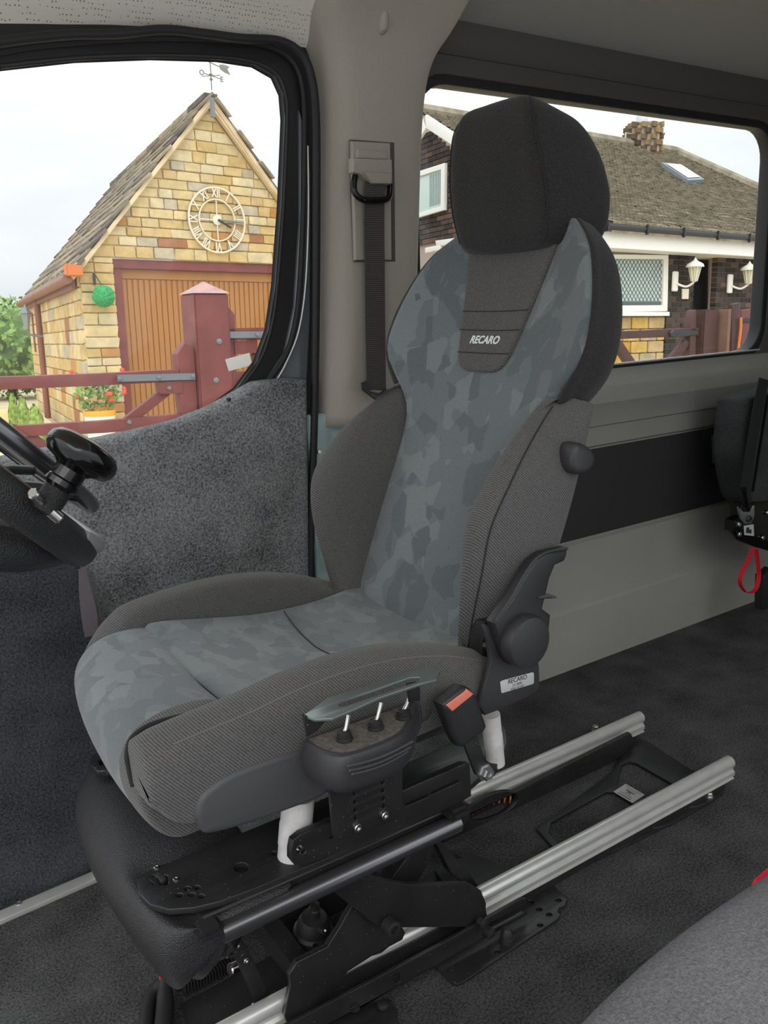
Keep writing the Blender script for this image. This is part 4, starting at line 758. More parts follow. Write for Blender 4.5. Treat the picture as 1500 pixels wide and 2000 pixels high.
# ------------------------------------------------------------------ GARAGE
G = Face(OD(2900.), 300, 9.5)
dS = G.loc(OD(-110.)); dS = dS/np.linalg.norm(dS)
gar = G.root('stone_garage', 'honey-coloured stone garage with steep slate gable roof', 'garage', (0, 0, 0))
ap = G.L(405, 210); cz = G.L(152, 512); aL = cz[0]; zE = cz[1]; aR = 2*ap[0]-aL
dl = G.L(219, 503); dr = 2*ap[0]-dl[0]
def tri(z): k = (ap[1]-z)/(ap[1]-zE); return ap[0]-(ap[0]-aL)*k, ap[0]+(aR-ap[0])*k
plate('gable_wall', [(aL, 0), (dl[0], 0), (dl[0], dl[1]), (dr, dl[1]), (dr, 0), (aR, 0), (aR, zE), ap, (aL, zE)], frame((0, .06, 0), (1, 0, 0), (0, 0, 1), (0, -1, 0)), .05, 'mortar', gar, (), .001)
z = 0.; ns = 0
while z < ap[1]-.05:
    h = random.choice((.085, .1, .1, .115, .125))
    if z < dl[1]-.001 < z+h+.05: h = dl[1]-z          # a course ends on the lintel
    zc = z+h/2
    x0, x1 = (aL, aR) if z+h < zE else (tri(z)[0], tri(z)[1])
    runs = [(x0, dl[0]), (dr, x1)] if zc < dl[1] else [(x0, x1)]
    for r0, r1 in runs:
        x = r0
        while x < r1-.02:
            wd = random.choice((.16, .2, .24, .28, .34)); wd = wd if r1-(x+wd) > .09 else r1-x
            poly = [(x+.006, z+.006), (x+wd-.006, z+.006), (x+wd-.006, z+h-.006), (x+.006, z+h-.006)]
            if z+h > zE:
                nl = (ap[1]-zE, -(ap[0]-aL)); nr = (-(ap[1]-zE), -(aR-ap[0]))
                q = clip(clip(poly, (aL+.03, zE), nl), (aR-.03, zE), nr)
            else: q = poly
            dp = random.uniform(.012, .03)
            if len(q) >= 3 and len(q) == 4 and q[0] == poly[0] and q[2] == poly[2] and q[1] == poly[1] and q[3] == poly[3]:
                piece('stone', random.choice(US), (x+wd/2, .012-dp/2, zc), (wd-.012, dp+.03, h-.012), gar); ns += 1
            elif len(q) >= 3 and abs(sum(q[i][0]*q[(i+1) % len(q)][1]-q[(i+1) % len(q)][0]*q[i][1] for i in range(len(q)))) > .003:
                plate('stone', q, frame((0, .02, 0), (1, 0, 0), (0, 0, 1), (0, -1, 0)), .03, 'stone', gar, (), .004, res=0); ns += 1
            x += wd
    z += h
# side wall
cor = VV(aL, 0, 0)
def side_len(px):
    best = 0
    for k in np.linspace(.2, 9, 400):
        p = G.W(*(cor+dS*k+VV(0, 0, .8))); c_ = RW.T@(p-C0)
        if 750+F*c_[0]/c_[2] <= px: return k
    return 6.
SL = side_len(40); rzs = math.atan2(dS[1], dS[0])
sx_, sn = VV(dS[0], dS[1], 0), VV(-dS[1], dS[0], 0)
if sn[0] > 0: sn = -sn
c1 = cor+sx_*.12; mesh('side_wall', [c1, cor+sx_*SL, cor+sx_*SL+VV(0, 0, zE), c1+VV(0, 0, zE), c1-sn*.25, cor+sx_*SL-sn*.25, cor+sx_*SL-sn*.25+VV(0, 0, zE), c1-sn*.25+VV(0, 0, zE)], [(0, 1, 2, 3), (4, 5, 6, 7), (0, 1, 5, 4), (1, 2, 6, 5), (2, 3, 7, 6), (3, 0, 4, 7)], 'mortar', gar, 0)
z = 0.
while z < zE-.05:
    h = min(random.choice((.13, .15, .17)), zE-z); x = -.01
    while x < SL:
        wd = random.choice((.24, .32, .4, .5)); wd = min(wd, SL-x+.01)
        if wd > .06: piece('stone', random.choice(US), tuple(cor+sx_*(x+wd/2)+sn*.004+VV(0, 0, z+h/2)), (wd-.014, .045, h-.014), gar, rzs); ns += 1
        x += wd
    z += h
# roof
def roof_slope(sgn, rows, cols, ln):
    e = VV(aL-.12, -.10, zE-.155) if sgn < 0 else VV(aR+.12, -.10, zE-.155); rdg = VV(ap[0], -.10, ap[1]+.10)
    sl = e-rdg; L2 = np.linalg.norm(sl); sl = sl/L2; nrm = np.cross(sl, sx_); nrm = nrm/np.linalg.norm(nrm); nrm = nrm if nrm[2] > 0 else -nrm
    mesh('roof_deck', [rdg, e, e+sx_*ln, rdg+sx_*ln, rdg-nrm*.04, e-nrm*.04, e+sx_*ln-nrm*.04, rdg+sx_*ln-nrm*.04], [(0, 1, 2, 3), (4, 5, 6, 7), (0, 1, 5, 4), (1, 2, 6, 5), (2, 3, 7, 6), (3, 0, 4, 7)], 'verge', gar, 0)
    for r in range(rows):
        for c in range(cols):
            p = rdg+sl*L2*(r+.62)/rows+sx_*ln*(c+.5+.12*(r % 2)-.06)/cols+nrm*(.022+random.uniform(-.004, .006))
            xa = sl*math.cos(.09)+nrm*math.sin(.09)*1.; ya = sx_-xa*(sx_@xa); ya = ya/np.linalg.norm(ya); za = np.cross(xa, ya)
            mt_ = Matrix(frame((0, 0, 0), xa, ya, za).tolist()).to_3x3()
            piece('slate', UP, tuple(p), (L2/rows*1.25, ln/cols*.98, .03), gar, eul=mt_.to_euler())
    return e, sl, L2, nrm
eL = roof_slope(-1, 13, 11, SL+.1)[0]; roof_slope(1, 13, 9, SL+.1)
for k in range(8):
    c = VV(ap[0], -.1, ap[1]+.10)+sx_*(SL+.1)*(k+.5)/8
    piece('ridge_stone', UP, tuple(c), (.16, (SL+.1)/8*.97, .06), gar, rzs-PI/2)
for s_ in (-1, 1):
    a0 = VV(ap[0], -.05, ap[1]+.02); a1 = VV(aL if s_ < 0 else aR, -.05, zE-.04); tube('verge_board', [a0, a1], .030, 'verge', gar, prof=[(-1, -.5), (1, -.5), (1, .5), (-1, .5)])
g0 = eL+VV(-.03, .02, -.02); gut = tube('gutter', [g0, g0+sx_*(SL+.3)], .05, 'fascia_brown', gar, 10)
box('gutter_end', (aL-.17, -.14, zE-.15), (aL+.0, -.05, zE-.03), 'terracotta', gar, .01)
fb0 = VV(aL-.06, .02, zE-.2); tube('fascia_board', [fb0, fb0+sx_*(SL+.2)], .07, 'fascia_brown', gar, prof=[(-.25, -1), (.25, -1), (.25, 1), (-.25, 1)])
dp_ = cor+sx_*SL*.66+sn*.07; tube('downpipe', [dp_+VV(0, 0, zE-.2), dp_+VV(0, 0, 0)], .04, 'fascia_brown', gar, 10)
box('wall_slit', tuple(cor+sx_*SL*.87+sn*.03+VV(-.02, -.02, .95)), tuple(cor+sx_*SL*.87+sn*.045+VV(.02, .02, 1.55)), 'fascia_brown', gar, .003)
# garage door
gd = G.root('garage_door', 'brown ribbed up-and-over garage door in a maroon frame', 'garage door', (dl[0]+.006, .05, 0))
W_ = dr-dl[0]-.012; H_ = dl[1]-.008
for lo, hi in (((0, -.02, 0), (.10, .10, H_)), ((W_-.10, -.02, 0), (W_, .10, H_)), ((0, -.035, H_-.10), (W_, .10, H_))): box('door_frame', lo, hi, 'maroon', gd, .006)
box('door_panel', (.10, .05, 0), (W_-.10, .08, H_-.10), 'door_brown', gd, .002)
box('door_rail', (.10, .03, H_-.20), (W_-.10, .06, H_-.10), 'door_brown', gd, .004)
UR = unit('door_rib', .12); UR.materials.append(M['door_brown']); nr_ = 34
for k in range(nr_): piece('door_rib', UR, (.10+(W_-.2)*(k+.5)/nr_, .045, (H_-.2)/2), ((W_-.2)/nr_*.82, .02, H_-.21), gd)
# clock
cc_ = G.L(420, 431); ck = G.root('wall_clock', 'large cream skeleton clock with Roman numerals on the gable', 'clock', (cc_[0], -.05, cc_[1])); rC = abs(G.L(473, 431)[0]-cc_[0])
flat = [(-.012, -.014), (.012, -.014), (.012, .014), (-.012, .014)]
for nm, r_, k_ in (('outer_ring', rC, .7), ('inner_ring', rC*.64, .55)):
    tube(nm, [(r_*math.cos(a), 0, r_*math.sin(a)) for a in np.linspace(0, 2*PI, 48, endpoint=False)], k_, 'clock_cream', ck, prof=flat, closed=True, ref=(0, 1, 0))
for i, nmr in enumerate(('XII', 'I', 'II', 'III', 'IIII', 'V', 'VI', 'VII', 'VIII', 'IX', 'X', 'XI')):
    a = PI/2-i*PI/6; rad = VV(math.cos(a), 0, math.sin(a)); tg = VV(math.sin(a), 0, -math.cos(a))
    text('numeral', nmr, rC*.40, rad*rC*.82, tg, rad, 'clock_cream', ck, .006, 0, .003, .62)
lathe('clock_hub', (0, .01, 0), (0, -1, 0), [(.055, 0), (.055, .02), (.03, .028), (.001, .03)], 'clock_cream', ck, 24)
tube('minute_hand', [(0, -.025, 0), (rC*.92, -.025, -.012)], .012, 'iron_grey', ck, 6); tube('hour_hand', [(0, -.03, 0), (rC*.45, -.03, -rC*.22)], .012, 'gutter_black', ck, 6)
for a in (0, PI/2, PI, 3*PI/2): tube('spoke', [(0, 0, 0), (rC*.66*math.cos(a), 0, rC*.66*math.sin(a))], .007, 'clock_cream', ck, 6)
# topiary ball on its hook
tb = G.L(190, 580); ball = G.root('topiary_ball', 'round green topiary ball hanging on the garage wall', 'topiary', (tb[0], -.17, tb[1]-.12))
def blob(name, c, r, mat, parent, n=3, amp=.12, sq=(1, 1, 1), seed=0):
    rr = random.Random(seed); bm = bmesh.new(); bmesh.ops.create_icosphere(bm, subdivisions=n, radius=1.)
    for v in bm.verts: v.co = Vector((v.co.x*sq[0], v.co.y*sq[1], v.co.z*sq[2]))*r*(1+rr.uniform(-amp, amp))
    for v in bm.verts: v.co += Vector(c)
    me = bpy.data.meshes.new(name); bm.to_mesh(me); bm.free(); return link(name, me, mat, parent)
blob('leaf_ball', (0, 0, .12), .112, 'topiary', ball, 4, .05)
tube('hanging_chain', [(0, 0, .22), (-.03, .1, .34)], .005, 'gutter_black', ball, 6); tube('wall_hook', [(-.035, .12, .24), (-.035, .12, .36)], .014, 'gutter_black', ball, 6)
# weather vane
wv_ = G.L(405, 178); vane = G.root('weather_vane', 'thin metal weather vane with arrow and compass letters on the roof ridge', 'weather vane', (wv_[0], -.1, ap[1]+.14)); wv_ = (wv_[0], ap[1]+.14)
hz = lambda px: G.L(405, px)[1]-wv_[1]; xx = lambda px: G.L(px, 150)[0]-wv_[0]
tube('pole', [(0, 0, .02), (0, 0, hz(112))], .007, 'vane_metal', vane, 8)
tube('arrow_shaft', [(xx(370), 0, hz(118)), (xx(432), 0, hz(135))], .006, 'vane_metal', vane, 8)
t_ = (xx(438), hz(134)); plate('arrow_tail', [(xx(421), hz(128)), (xx(428), hz(126)), (xx(440), hz(128)), (xx(436), hz(134)), (xx(441), hz(144)), (xx(430), hz(141)), (xx(422), hz(136))], frame((0, .004, 0), (1, 0, 0), (0, 0, 1), (0, -1, 0)), .008, 'vane_metal', vane)
plate('arrow_head', [(xx(367), hz(118)), (xx(377), hz(116)), (xx(374), hz(122))], frame((0, .004, 0), (1, 0, 0), (0, 0, 1), (0, -1, 0)), .008, 'vane_metal', vane)
tube('compass_arm', [(xx(390), 0, hz(150)), (xx(421), 0, hz(155))], .005, 'vane_metal', vane, 8); tube('compass_arm', [(.02, -.16, hz(158)), (-.02, .16, hz(147))], .005, 'vane_metal', vane, 8)
for bd, px_, py_ in (('O', 386, 150), ('E', 424, 156)): text('compass_letter', bd, .075, (xx(px_), 0, hz(py_)), (1, 0, 0), (0, 0, 1), 'vane_metal', vane, .003, 0, .002)
lathe('pole_knop', (0, 0, hz(163)), (0, 0, 1), [(.003, 0), (.02, .02), (.003, .04)], 'vane_metal', vane, 10); lathe('pole_knop', (0, 0, hz(154)), (0, 0, 1), [(.003, 0), (.022, .02), (.003, .045)], 'vane_metal', vane, 10)
box('pole_bracket', (-.105, -.16, -.30), (-.06, -.13, -.10), 'iron_grey', vane, .004)
# wall lantern on the garage side
ln_ = cor+sx_*SL*.60+sn*.2; lan = G.root('garage_lantern', 'dark glass lantern on an iron bracket on the garage side wall', 'lantern', tuple(ln_+sn*.06+VV(0, 0, 1.16)))
lathe('lantern_body', (0, 0, .12), (0, 0, 1), [(.03, 0), (.07, .22), (.075, .22)], plain('lantern_glass', '8a9499', .2), lan, 6); lathe('lantern_roof', (0, 0, .34), (0, 0, 1), [(.09, 0), (.02, .08), (.01, .12)], 'iron_grey', lan, 6)
tube('bracket', [(0, 0, .12), (.05, .0, .04), tuple(-sn*.20+VV(0, 0, .02))], .014, 'iron_grey', lan, 8, 12)
# pot with geraniums, cones, kerb, hedge
def leafy(name, c, rad, n, sz, mat, parent, seed, sq=(1, 1, 1)):
    rr = random.Random(seed); vs = []; fs = []
    for _ in range(n):
        d = VV(rr.gauss(0, 1), rr.gauss(0, 1), rr.gauss(0, 1)); d /= np.linalg.norm(d); p = np.asarray(c)+d*VV(*sq)*rad*rr.uniform(.35, 1)**.6
        a = VV(rr.gauss(0, 1), rr.gauss(0, 1), rr.gauss(0, 1)); a /= np.linalg.norm(a); b2 = np.cross(a, d); b2 /= np.linalg.norm(b2)+1e-9; s = sz*rr.uniform(.6, 1.3); i = len(vs)
        vs += [p-a*s, p+b2*s*.55, p+a*s, p-b2*s*.55]; fs.append((i, i+1, i+2, i+3))
    o = mesh(name, vs, fs, mat, parent, 0); o['kind'] = 'stuff'; return o
pa = G.L(195, 812, -.35); pot = G.root('flower_pot', 'white pot with yellow rim and red flowers by the garage corner', 'flower pot', (pa[0], -.35, 0))
rp_ = abs(G.L(224, 812, -.35)[0]-pa[0]); zt_ = G.L(195, 800, -.35)[1]
lathe('pot_body', (0, 0, 0), (0, 0, 1), [(rp_*.8, 0), (rp_*.98, zt_-.06), (rp_*.9, zt_-.06)], 'pot_white', pot, 28); lathe('pot_rim', (0, 0, zt_-.06), (0, 0, 1), [(rp_, 0), (rp_*1.03, .02), (rp_*1.03, .05), (rp_*.95, .055), (rp_*.9, .03)], 'pot_yellow', pot, 28)
leafy('foliage', (0, 0, zt_+.16), .24, 260, .035, 'leaf', pot, 3, (1.1, .8, .8))
rr = random.Random(5)
for k in range(11): blob('flower', (rr.uniform(-.3, .3), rr.uniform(-.2, .05), zt_+rr.uniform(.1, .42)), .028, 'petal_red', pot, 1, .3, seed=k)
for i, (px, py, w_px, top, lbl) in enumerate(((30, 836, 24, 768, 'conical box topiary nearest the left edge, behind the gate'), (50, 842, 28, 775, 'conical box topiary in the middle of three behind the gate'), (72, 848, 38, 790, 'conical box topiary on the right of three behind the gate'))):
    b_ = -.5-.25*i; a_, z_ = G.L(px, py, b_); r_ = abs(G.L(px+w_px/2, py, b_)[0]-a_); h_ = G.L(px, top, b_)[1]
    tr = G.root('box_cone', lbl, 'topiary', (a_, b_, 0), 'three box cones')
    cn = lathe('clipped_leaves', (0, 0, 0), (0, 0, 1), [(r_*1.3*(1-k/14)**.55+.006, h_*k/14) for k in range(15)], 'box_green', tr, 26)
    for v in cn.data.vertices: v.co += Vector((rr.uniform(-1, 1), rr.uniform(-1, 1), rr.uniform(-1, 1)))*.012
kb_ = G.root('kerb_row', 'row of pale kerb stones along the garage side wall', 'kerb', tuple(cor+sn*.3), None); ukb = unit('kerb_stone', .03); ukb.materials.append(M['kerb'])
for k in range(int(SL/.6)): piece('kerb_stone', ukb, tuple(sx_*(.2+.6*k)+VV(0, 0, .04)), (.58, .22, .1), kb_, rzs)
ga = G.L(10, 790, .5); gb = mesh('gravel_bed', [G.W(*(cor+sn*.5+sx_*0+VV(0, 0, .012))), G.W(*(cor+sn*.5+sx_*SL+VV(0, 0, .012))), G.W(*(cor+sn*3.5+sx_*SL+VV(0, 0, .012))), G.W(*(cor+sn*3.5+VV(0, 0, .012)))], [(0, 1, 2, 3)], 'gravel', None, 0); tag(gb, 'yellow gravel beside the garage', 'gravel', kind='stuff')
for i, (px, d_, hh, rr_, lbl) in enumerate(((14, 17., 1.9, 1.15, 'leafy green hedge tree left of the garage, nearer the frame edge'), (52, 21., 2.1, 1.2, 'leafy green hedge tree half hidden behind the garage corner'), (-330, 17., 2.2, 1.4, 'leafy green hedge tree mostly beyond the left edge'))):
    p = gpt(px, 0, d_); q = thing('hedge_tree', lbl, 'tree', mat4=Matrix(frame(p, G.e1, G.e2, G.e3).tolist()), group='trees left of the garage'); q['_local'] = 1
    tube('trunk', [(0, 0, 0), (.05, 0, hh*.6)], [.09, .05], 'bark', q, 8)
    blob('crown_core', (0, 0, hh*.52), rr_*.8, 'leaf_dark', q, 3, .1, (1, 1, .8), i); leafy('crown', (0, 0, hh*.52), rr_*1.05, 2600, .075, 'leaf', q, 20+i, (1, 1, .86))
# ------------------------------------------------------------------ GATES
GT = Face(OD(3300.), 410, 4.5)
def pbox(root, name, px0, px1, py0, py1, b0, b1, mat, o, bev=.004):
    """board between two pixel columns and rows, running from depth b0 to b1 of the gate plane"""
    (a0, z0), (a1, z1) = GT.L(px0, py0, b0), GT.L(px1, py1, b0)
    return box(name, (a0-o[0], b0-o[1], min(z0, z1)-o[2]), (a1-o[0], b1-o[1], max(z0, z1)-o[2]), mat, root, bev)
def board(root, name, pts, b0, b1, mat, o, bev=.003, lo=-99., hi=99.):
    q = [(min(max(a, lo), hi)-o[0], z_-o[2]) for a, z_ in (GT.L(x, y, b0) for x, y in pts)]
    return plate(name, q, frame((0, b1-o[1], 0), (1, 0, 0), (0, 0, 1), (0, -1, 0)), b1-b0, mat, root, (), bev)
(pa0, _), (pa1, pzt) = GT.L(384, 660), GT.L(446, 573); o = (pa0, 0, 0)
gp = GT.root('gate_post', 'thick maroon timber gate post with pyramid cap before the garage', 'gate post', o)
box('post', (0, 0, 0), (pa1-pa0, pa1-pa0, pzt), 'maroon', gp, .008)
s = (pa1-pa0); e = .008
mesh('post_cap', [(-e, -e, pzt), (s+e, -e, pzt), (s+e, s+e, pzt), (-e, s+e, pzt), (s/2, s/2, pzt+.065)], [(0, 1, 2, 3), (0, 1, 4), (1, 2, 4), (2, 3, 4), (3, 0, 4)], plain('maroon_pale', 'b08a86', .6, 0., .2, 20., .2, 20.), gp, 0)
for px in ((428, 667), (422, 743)): a_, z_ = GT.L(*px); lathe('post_bolt', (a_-pa0, .0, z_), (0, -1, 0), [(.016, 0), (.014, .006), (.006, .01)], 'iron_grey', gp, 14)
def hinge(root, px0, px1, y0, y1, o, bolts):
    (a0, z0), (a1, z1) = GT.L(px0, y0, .02), GT.L(px1, y1, .02); h_ = .017
    hb = mesh('hinge_strap', [(a0-o[0], .016, z0-h_), (a1-o[0], .016, z1-h_), (a1-o[0], .016, z1+h_), (a0-o[0], .016, z0+h_), (a0-o[0], .024, z0-h_), (a1-o[0], .024, z1-h_), (a1-o[0], .024, z1+h_), (a0-o[0], .024, z0+h_)], [(0, 1, 2, 3), (4, 5, 6, 7), (0, 1, 5, 4), (1, 2, 6, 5), (2, 3, 7, 6), (3, 0, 4, 7)], 'iron_grey', root, 0)
    for b_ in bolts: a_, z_ = GT.L(*b_, .02); lathe('strap_bolt', (a_-o[0], .014, z_), (0, -1, 0), [(.011, 0), (.009, .006), (.003, .008)], 'iron_grey', hb, 12)
o = (GT.L(360, 700)[0], 0, 0); lg = GT.root('left_gate', 'maroon timber five-bar gate with grey strap hinge left of the post', 'gate', o)
board(lg, 'gate_stile', [(346, 692), (362, 668), (380, 684), (388, 760), (394, 900), (366, 900), (350, 760)], .03, .11, 'maroon', o, hi=pa0-.005)
board(lg, 'top_rail', [(-160, 742), (200, 729), (352, 721), (353, 745), (200, 753), (-160, 768)], .03, .10, 'maroon', o)
board(lg, 'lower_rail', [(28, 832), (200, 822), (360, 808), (361, 832), (200, 846), (60, 852)], .035, .095, 'maroon', o)
board(lg, 'lower_rail', [(-160, 846), (28, 832), (60, 852), (-160, 872)], .035, .095, 'maroon', o)
board(lg, 'gate_brace', [(242, 818), (312, 764), (334, 770), (258, 830)], .05, .09, 'maroon', o)
board(lg, 'gate_brace', [(26, 828), (44, 832), (110, 874), (150, 930), (110, 930)], .05, .09, 'maroon', o)
board(lg, 'brace_block', [(311, 747), (356, 743), (358, 768), (314, 770)], .025, .10, 'maroon', o)
hinge(lg, 229, 381, 739, 735, o, ((233, 740), (310, 737), (376, 735))); bl = GT.L(331, 758, .02); lathe('gate_bolt', (bl[0]-o[0], .022, bl[1]), (0, -1, 0), [(.012, 0), (.008, .008)], 'iron_grey', lg, 12); bl = GT.L(254, 825, .02); lathe('gate_bolt', (bl[0]-o[0], .03, bl[1]), (0, -1, 0), [(.012, 0), (.008, .008)], 'iron_grey', lg, 12)
o = (GT.L(470, 700)[0], 0, 0); rg = GT.root('right_gate', 'maroon timber gate with grey strap hinge right of the capped post', 'gate', o)
board(rg, 'gate_stile', [(444, 597), (459, 614), (464, 760), (470, 900), (450, 900), (444, 760)], .06, .13, 'maroon', o, lo=pa1+.005)
board(rg, 'top_rail', [(446, 641), (700, 634), (700, 660), (446, 665)], .06, .12, 'maroon', o, lo=pa1+.005); board(rg, 'lower_rail', [(458, 726), (700, 715), (700, 737), (460, 748)], .06, .11, 'maroon', o)
board(rg, 'brace_block', [(458, 667), (503, 664), (504, 690), (460, 692)], .05, .11, 'maroon', o); board(rg, 'gate_brace', [(494, 692), (512, 684), (590, 740), (580, 760), (500, 720)], .07, .11, 'maroon', o)
hinge(rg, 449, 560, 654, 653, o, ((502, 654),))
# the gate seen through the rear window
o = (GT.L(1290, 650)[0], 0, 0); bg_ = GT.root('drive_gate', 'dark brown timber gate with braces seen through the rear window', 'gate', o)
board(bg_, 'top_rail', [(1000, 664), (1213, 647), (1366, 640), (1366, 656), (1213, 662), (1000, 682)], .03, .09, 'gate_dark', o)
board(bg_, 'gate_brace', [(1190, 660), (1214, 665), (1242, 706), (1250, 740), (1228, 715)], .04, .08, 'gate_dark', o); board(bg_, 'gate_brace', [(1304, 706), (1338, 664), (1350, 668), (1322, 706)], .04, .08, 'gate_dark', o)
board(bg_, 'gate_stile', [(1347, 690), (1350, 622), (1356, 606), (1360, 605), (1358, 760), (1342, 760)], .03, .10, 'gate_dark', o)
board(bg_, 'strap', [(1312, 648), (1364, 645), (1364, 654), (1312, 660)], .022, .03, 'gutter_black', o); lathe('strap_bolt', (GT.L(1313, 652, .02)[0]-o[0], .02, GT.L(1313, 652, .02)[1]), (0, -1, 0), [(.03, 0), (.02, .012)], 'gutter_black', bg_, 12)
o = (GT.L(1390, 650)[0], 0, 0); dp2 = GT.root('drive_gate_post', 'square brown timber post between the dark gates', 'gate post', o)
(a0, _), (a1, zt2) = GT.L(1374, 650), GT.L(1406, 604); box('post', (a0-o[0], 0, 0), (a1-o[0], a1-a0, zt2), 'gate_dark', dp2, .01)
tube('pale_edge', [(a1-o[0]+.04, -.02, 0), (a1-o[0]+.04, -.02, zt2)], .045, plain('worn_timber', '7a5d4e', .8, 0., .2, 20., .2, 8.), dp2, prof=[(-1, -.4), (1, -.4), (1, .4), (-1, .4)])
o = (GT.L(1455, 650)[0], 0, 0); sg_ = GT.root('side_gate', 'reddish boarded side gate with black strap at the window corner', 'gate', o)
for k, (x0, x1, y0) in enumerate(((1430, 1448, 594), (1448, 1470, 606), (1470, 1494, 600), (1494, 1520, 594))): board(sg_, 'plank', [(x0, y0), (x1-1, y0-3), (x1-2, 760), (x0-1, 760)], .04, .08, 'gate_dark' if k == 0 else plain('gate_red%d' % k, '6d3f38', .6, 0., .2, 20., .2, 6.), o)
board(sg_, 'strap', [(1450, 622), (1520, 620), (1520, 628), (1450, 630)], .03, .04, 'gutter_black', o)
oc = [GT.L(x, y, .02) for x, y in ((1447, 620), (1446, 645), (1442, 680), (1438, 720))]; tube('orange_cord', [(a-o[0], .02, z_) for a, z_ in oc], .012, 'terracotta', sg_, 8, 16)
# ------------------------------------------------------------------ BUNGALOW
B = Face(OD(3200.), 1300, 12.6)
bun = B.root('bungalow', 'brick bungalow with brown tiled roof seen through the rear window', 'house', (0, 0, 0))
def bpl(name, pts, b0, b1, mat, parent=None, o=(0, 0, 0), bev=.004, holes=()):
    q = [(a-o[0], z_-o[2]) for a, z_ in (B.L(x, y, b0) for x, y in pts)]
    hs = [[(a-o[0], z_-o[2]) for a, z_ in (B.L(x, y, b0) for x, y in h)] for h in holes]
    return plate(name, q, frame((0, b1-o[1], 0), (1, 0, 0), (0, 0, 1), (0, -1, 0)), b1-b0, mat, parent or bun, hs, bev)
zE2 = B.L(1350, 497)[1]
aW0 = B.L(1010, 600)[0]; aW1 = B.L(1303, 600)[0]; aP1 = B.L(1353, 600)[0]; aD1 = B.L(1397, 600)[0]; aQ1 = B.L(1478, 600)[0]; aR1 = B.L(1640, 600)[0]
zs = B.L(1260, 618)[1]
box('front_wall', (aW0, .06, 0), (aW1, .3, zE2), 'brick_mortar', bun, 0); box('porch_pier', (aW1+.01, .02, 0), (aP1-.01, .13, zE2), 'brick_mortar', bun, 0); box('porch_pier', (aD1+.01, .02, 0), (aQ1-.01, .13, zE2), 'brick_mortar', bun, 0); box('front_wall', (aQ1, .1, 0), (aR1, .35, zE2), 'brick_mortar', bun, 0)
def brickwork(x0, x1, z0, z1, b, d, parent=bun):
    z_ = z0; r = 0
    while z_ < z1-.03:
        x = x0-(.1125 if r % 2 else 0)
        while x < x1-.02:
            l, h_ = max(x, x0), min(x+.215, x1)
            if h_-l > .03: piece('brick', UB_, ((l+h_)/2, b+d/2, z_+.0325), (h_-l, d, .065), parent)
            x += .225
        z_ += .075; r += 1
brickwork(aW1, aP1, .45, zE2, 0, .1); brickwork(aD1, aQ1, .45, zE2, 0, .1)
UK = unit('chimney_stone', .05); per_object('chimney_brick', [(0, '8a7350'), (.3, '6f5d45'), (.6, 'a0855a'), (.85, '5b4d3c')], .95, .2, 5.); UK.materials.append(M['chimney_brick'])
UY = unit('wall_block', .05); UY.materials.append(M['yellow_block']); z_ = 0.
for r in range(5):
    x = aW0+(.2 if r % 2 else 0)
    while x < aW1-.05: l = min(.36, aW1-x); piece('wall_block', UY, (x+l/2, .05, zs-.09-.17*r), (l-.015, .06, .155), bun); x += .375
    if zs-.17*(r+1) < .2: break
# windows
def window(px0, px1, py0, py1, dark=False):
    w_ = bpl('window', [(px0, py0), (px1, py0+2), (px1-2, py1), (px0, py1+2)], -.0, .08, 'white_paint', bun, holes=[[(px0+10, py0+9), (px1-9, py0+10), (px1-11, py1-12), (px0+10, py1-11)]])
    pn = bpl('pane', [(px0+9, py0+8), (px1-8, py0+9), (px1-10, py1-11), (px0+9, py1-10)], .04, .05, 'pane_dark' if dark else 'pane_pale', w_)
    return w_
w1 = window(1140, 1306, 496, 608)
bpl('window_sill', [(1138, 609), (1308, 609), (1308, 617), (1138, 617)], -.07, .08, 'white_paint', w1)
bpl('lower_light', [(1150, 589), (1292, 589), (1290, 598), (1150, 599)], .03, .036, 'pane_dark', w1)
for k in range(30):
    x = 1120+k*7.2
    for dx in (46, -46):
        xa, xb = x, x+dx; ya, yb = 505., 590.
        def cl(t): return xa+(xb-xa)*t, ya+(yb-ya)*t
        ts = [t for t in np.linspace(0, 1, 60) if 1151 < cl(t)[0] < 1296]
        if len(ts) > 4:
            q0, q1 = B.L(*cl(ts[0]), .03), B.L(*cl(ts[-1]), .03); tube('lead_came', [(q0[0], .032, q0[1]), (q1[0], .032, q1[1])], .004, 'gutter_black', w1, 4)
window(1478, 1560, 508, 610, True)
fd = bpl('front_door', [(1356, 505), (1390, 507), (1388, 720), (1355, 720)], .38, .44, 'front_door', bun)
bpl('door_panel', [(1364, 555), (1378, 556), (1377, 592), (1363, 592)], .365, .38, 'gutter_black', fd); bpl('door_jamb', [(1388, 502), (1398, 502), (1394, 720), (1384, 720)], .34, .46, 'white_paint', fd)
bpl('porch_lintel', [(1306, 492), (1480, 502), (1480, 510), (1306, 500)], .2, .5, 'verge', bun)
box('porch_back', (aP1-.3, .46, 0), (aQ1, .5, zE2), 'brick_mortar', bun, 0)
# eaves
box('fascia', (aW0, -.32, zE2-.02), (aR1, -.28, zE2+.20), 'white_paint', bun, .005); box('soffit', (aW0, -.28, zE2-.02), (aR1, .5, zE2+.01), 'white_paint', bun, .003)
gt_ = tube('gutter', [(aW0, -.37, zE2+.235), (aR1, -.37, zE2+.235)], .055, 'gutter_black', bun, 10)
for k in range(10): xk = aW0+(aR1-aW0)*(k+.5)/10; box('gutter_clip', (xk-.02, -.435, zE2+.17), (xk+.02, -.31, zE2+.29), 'gutter_black', bun, .004)
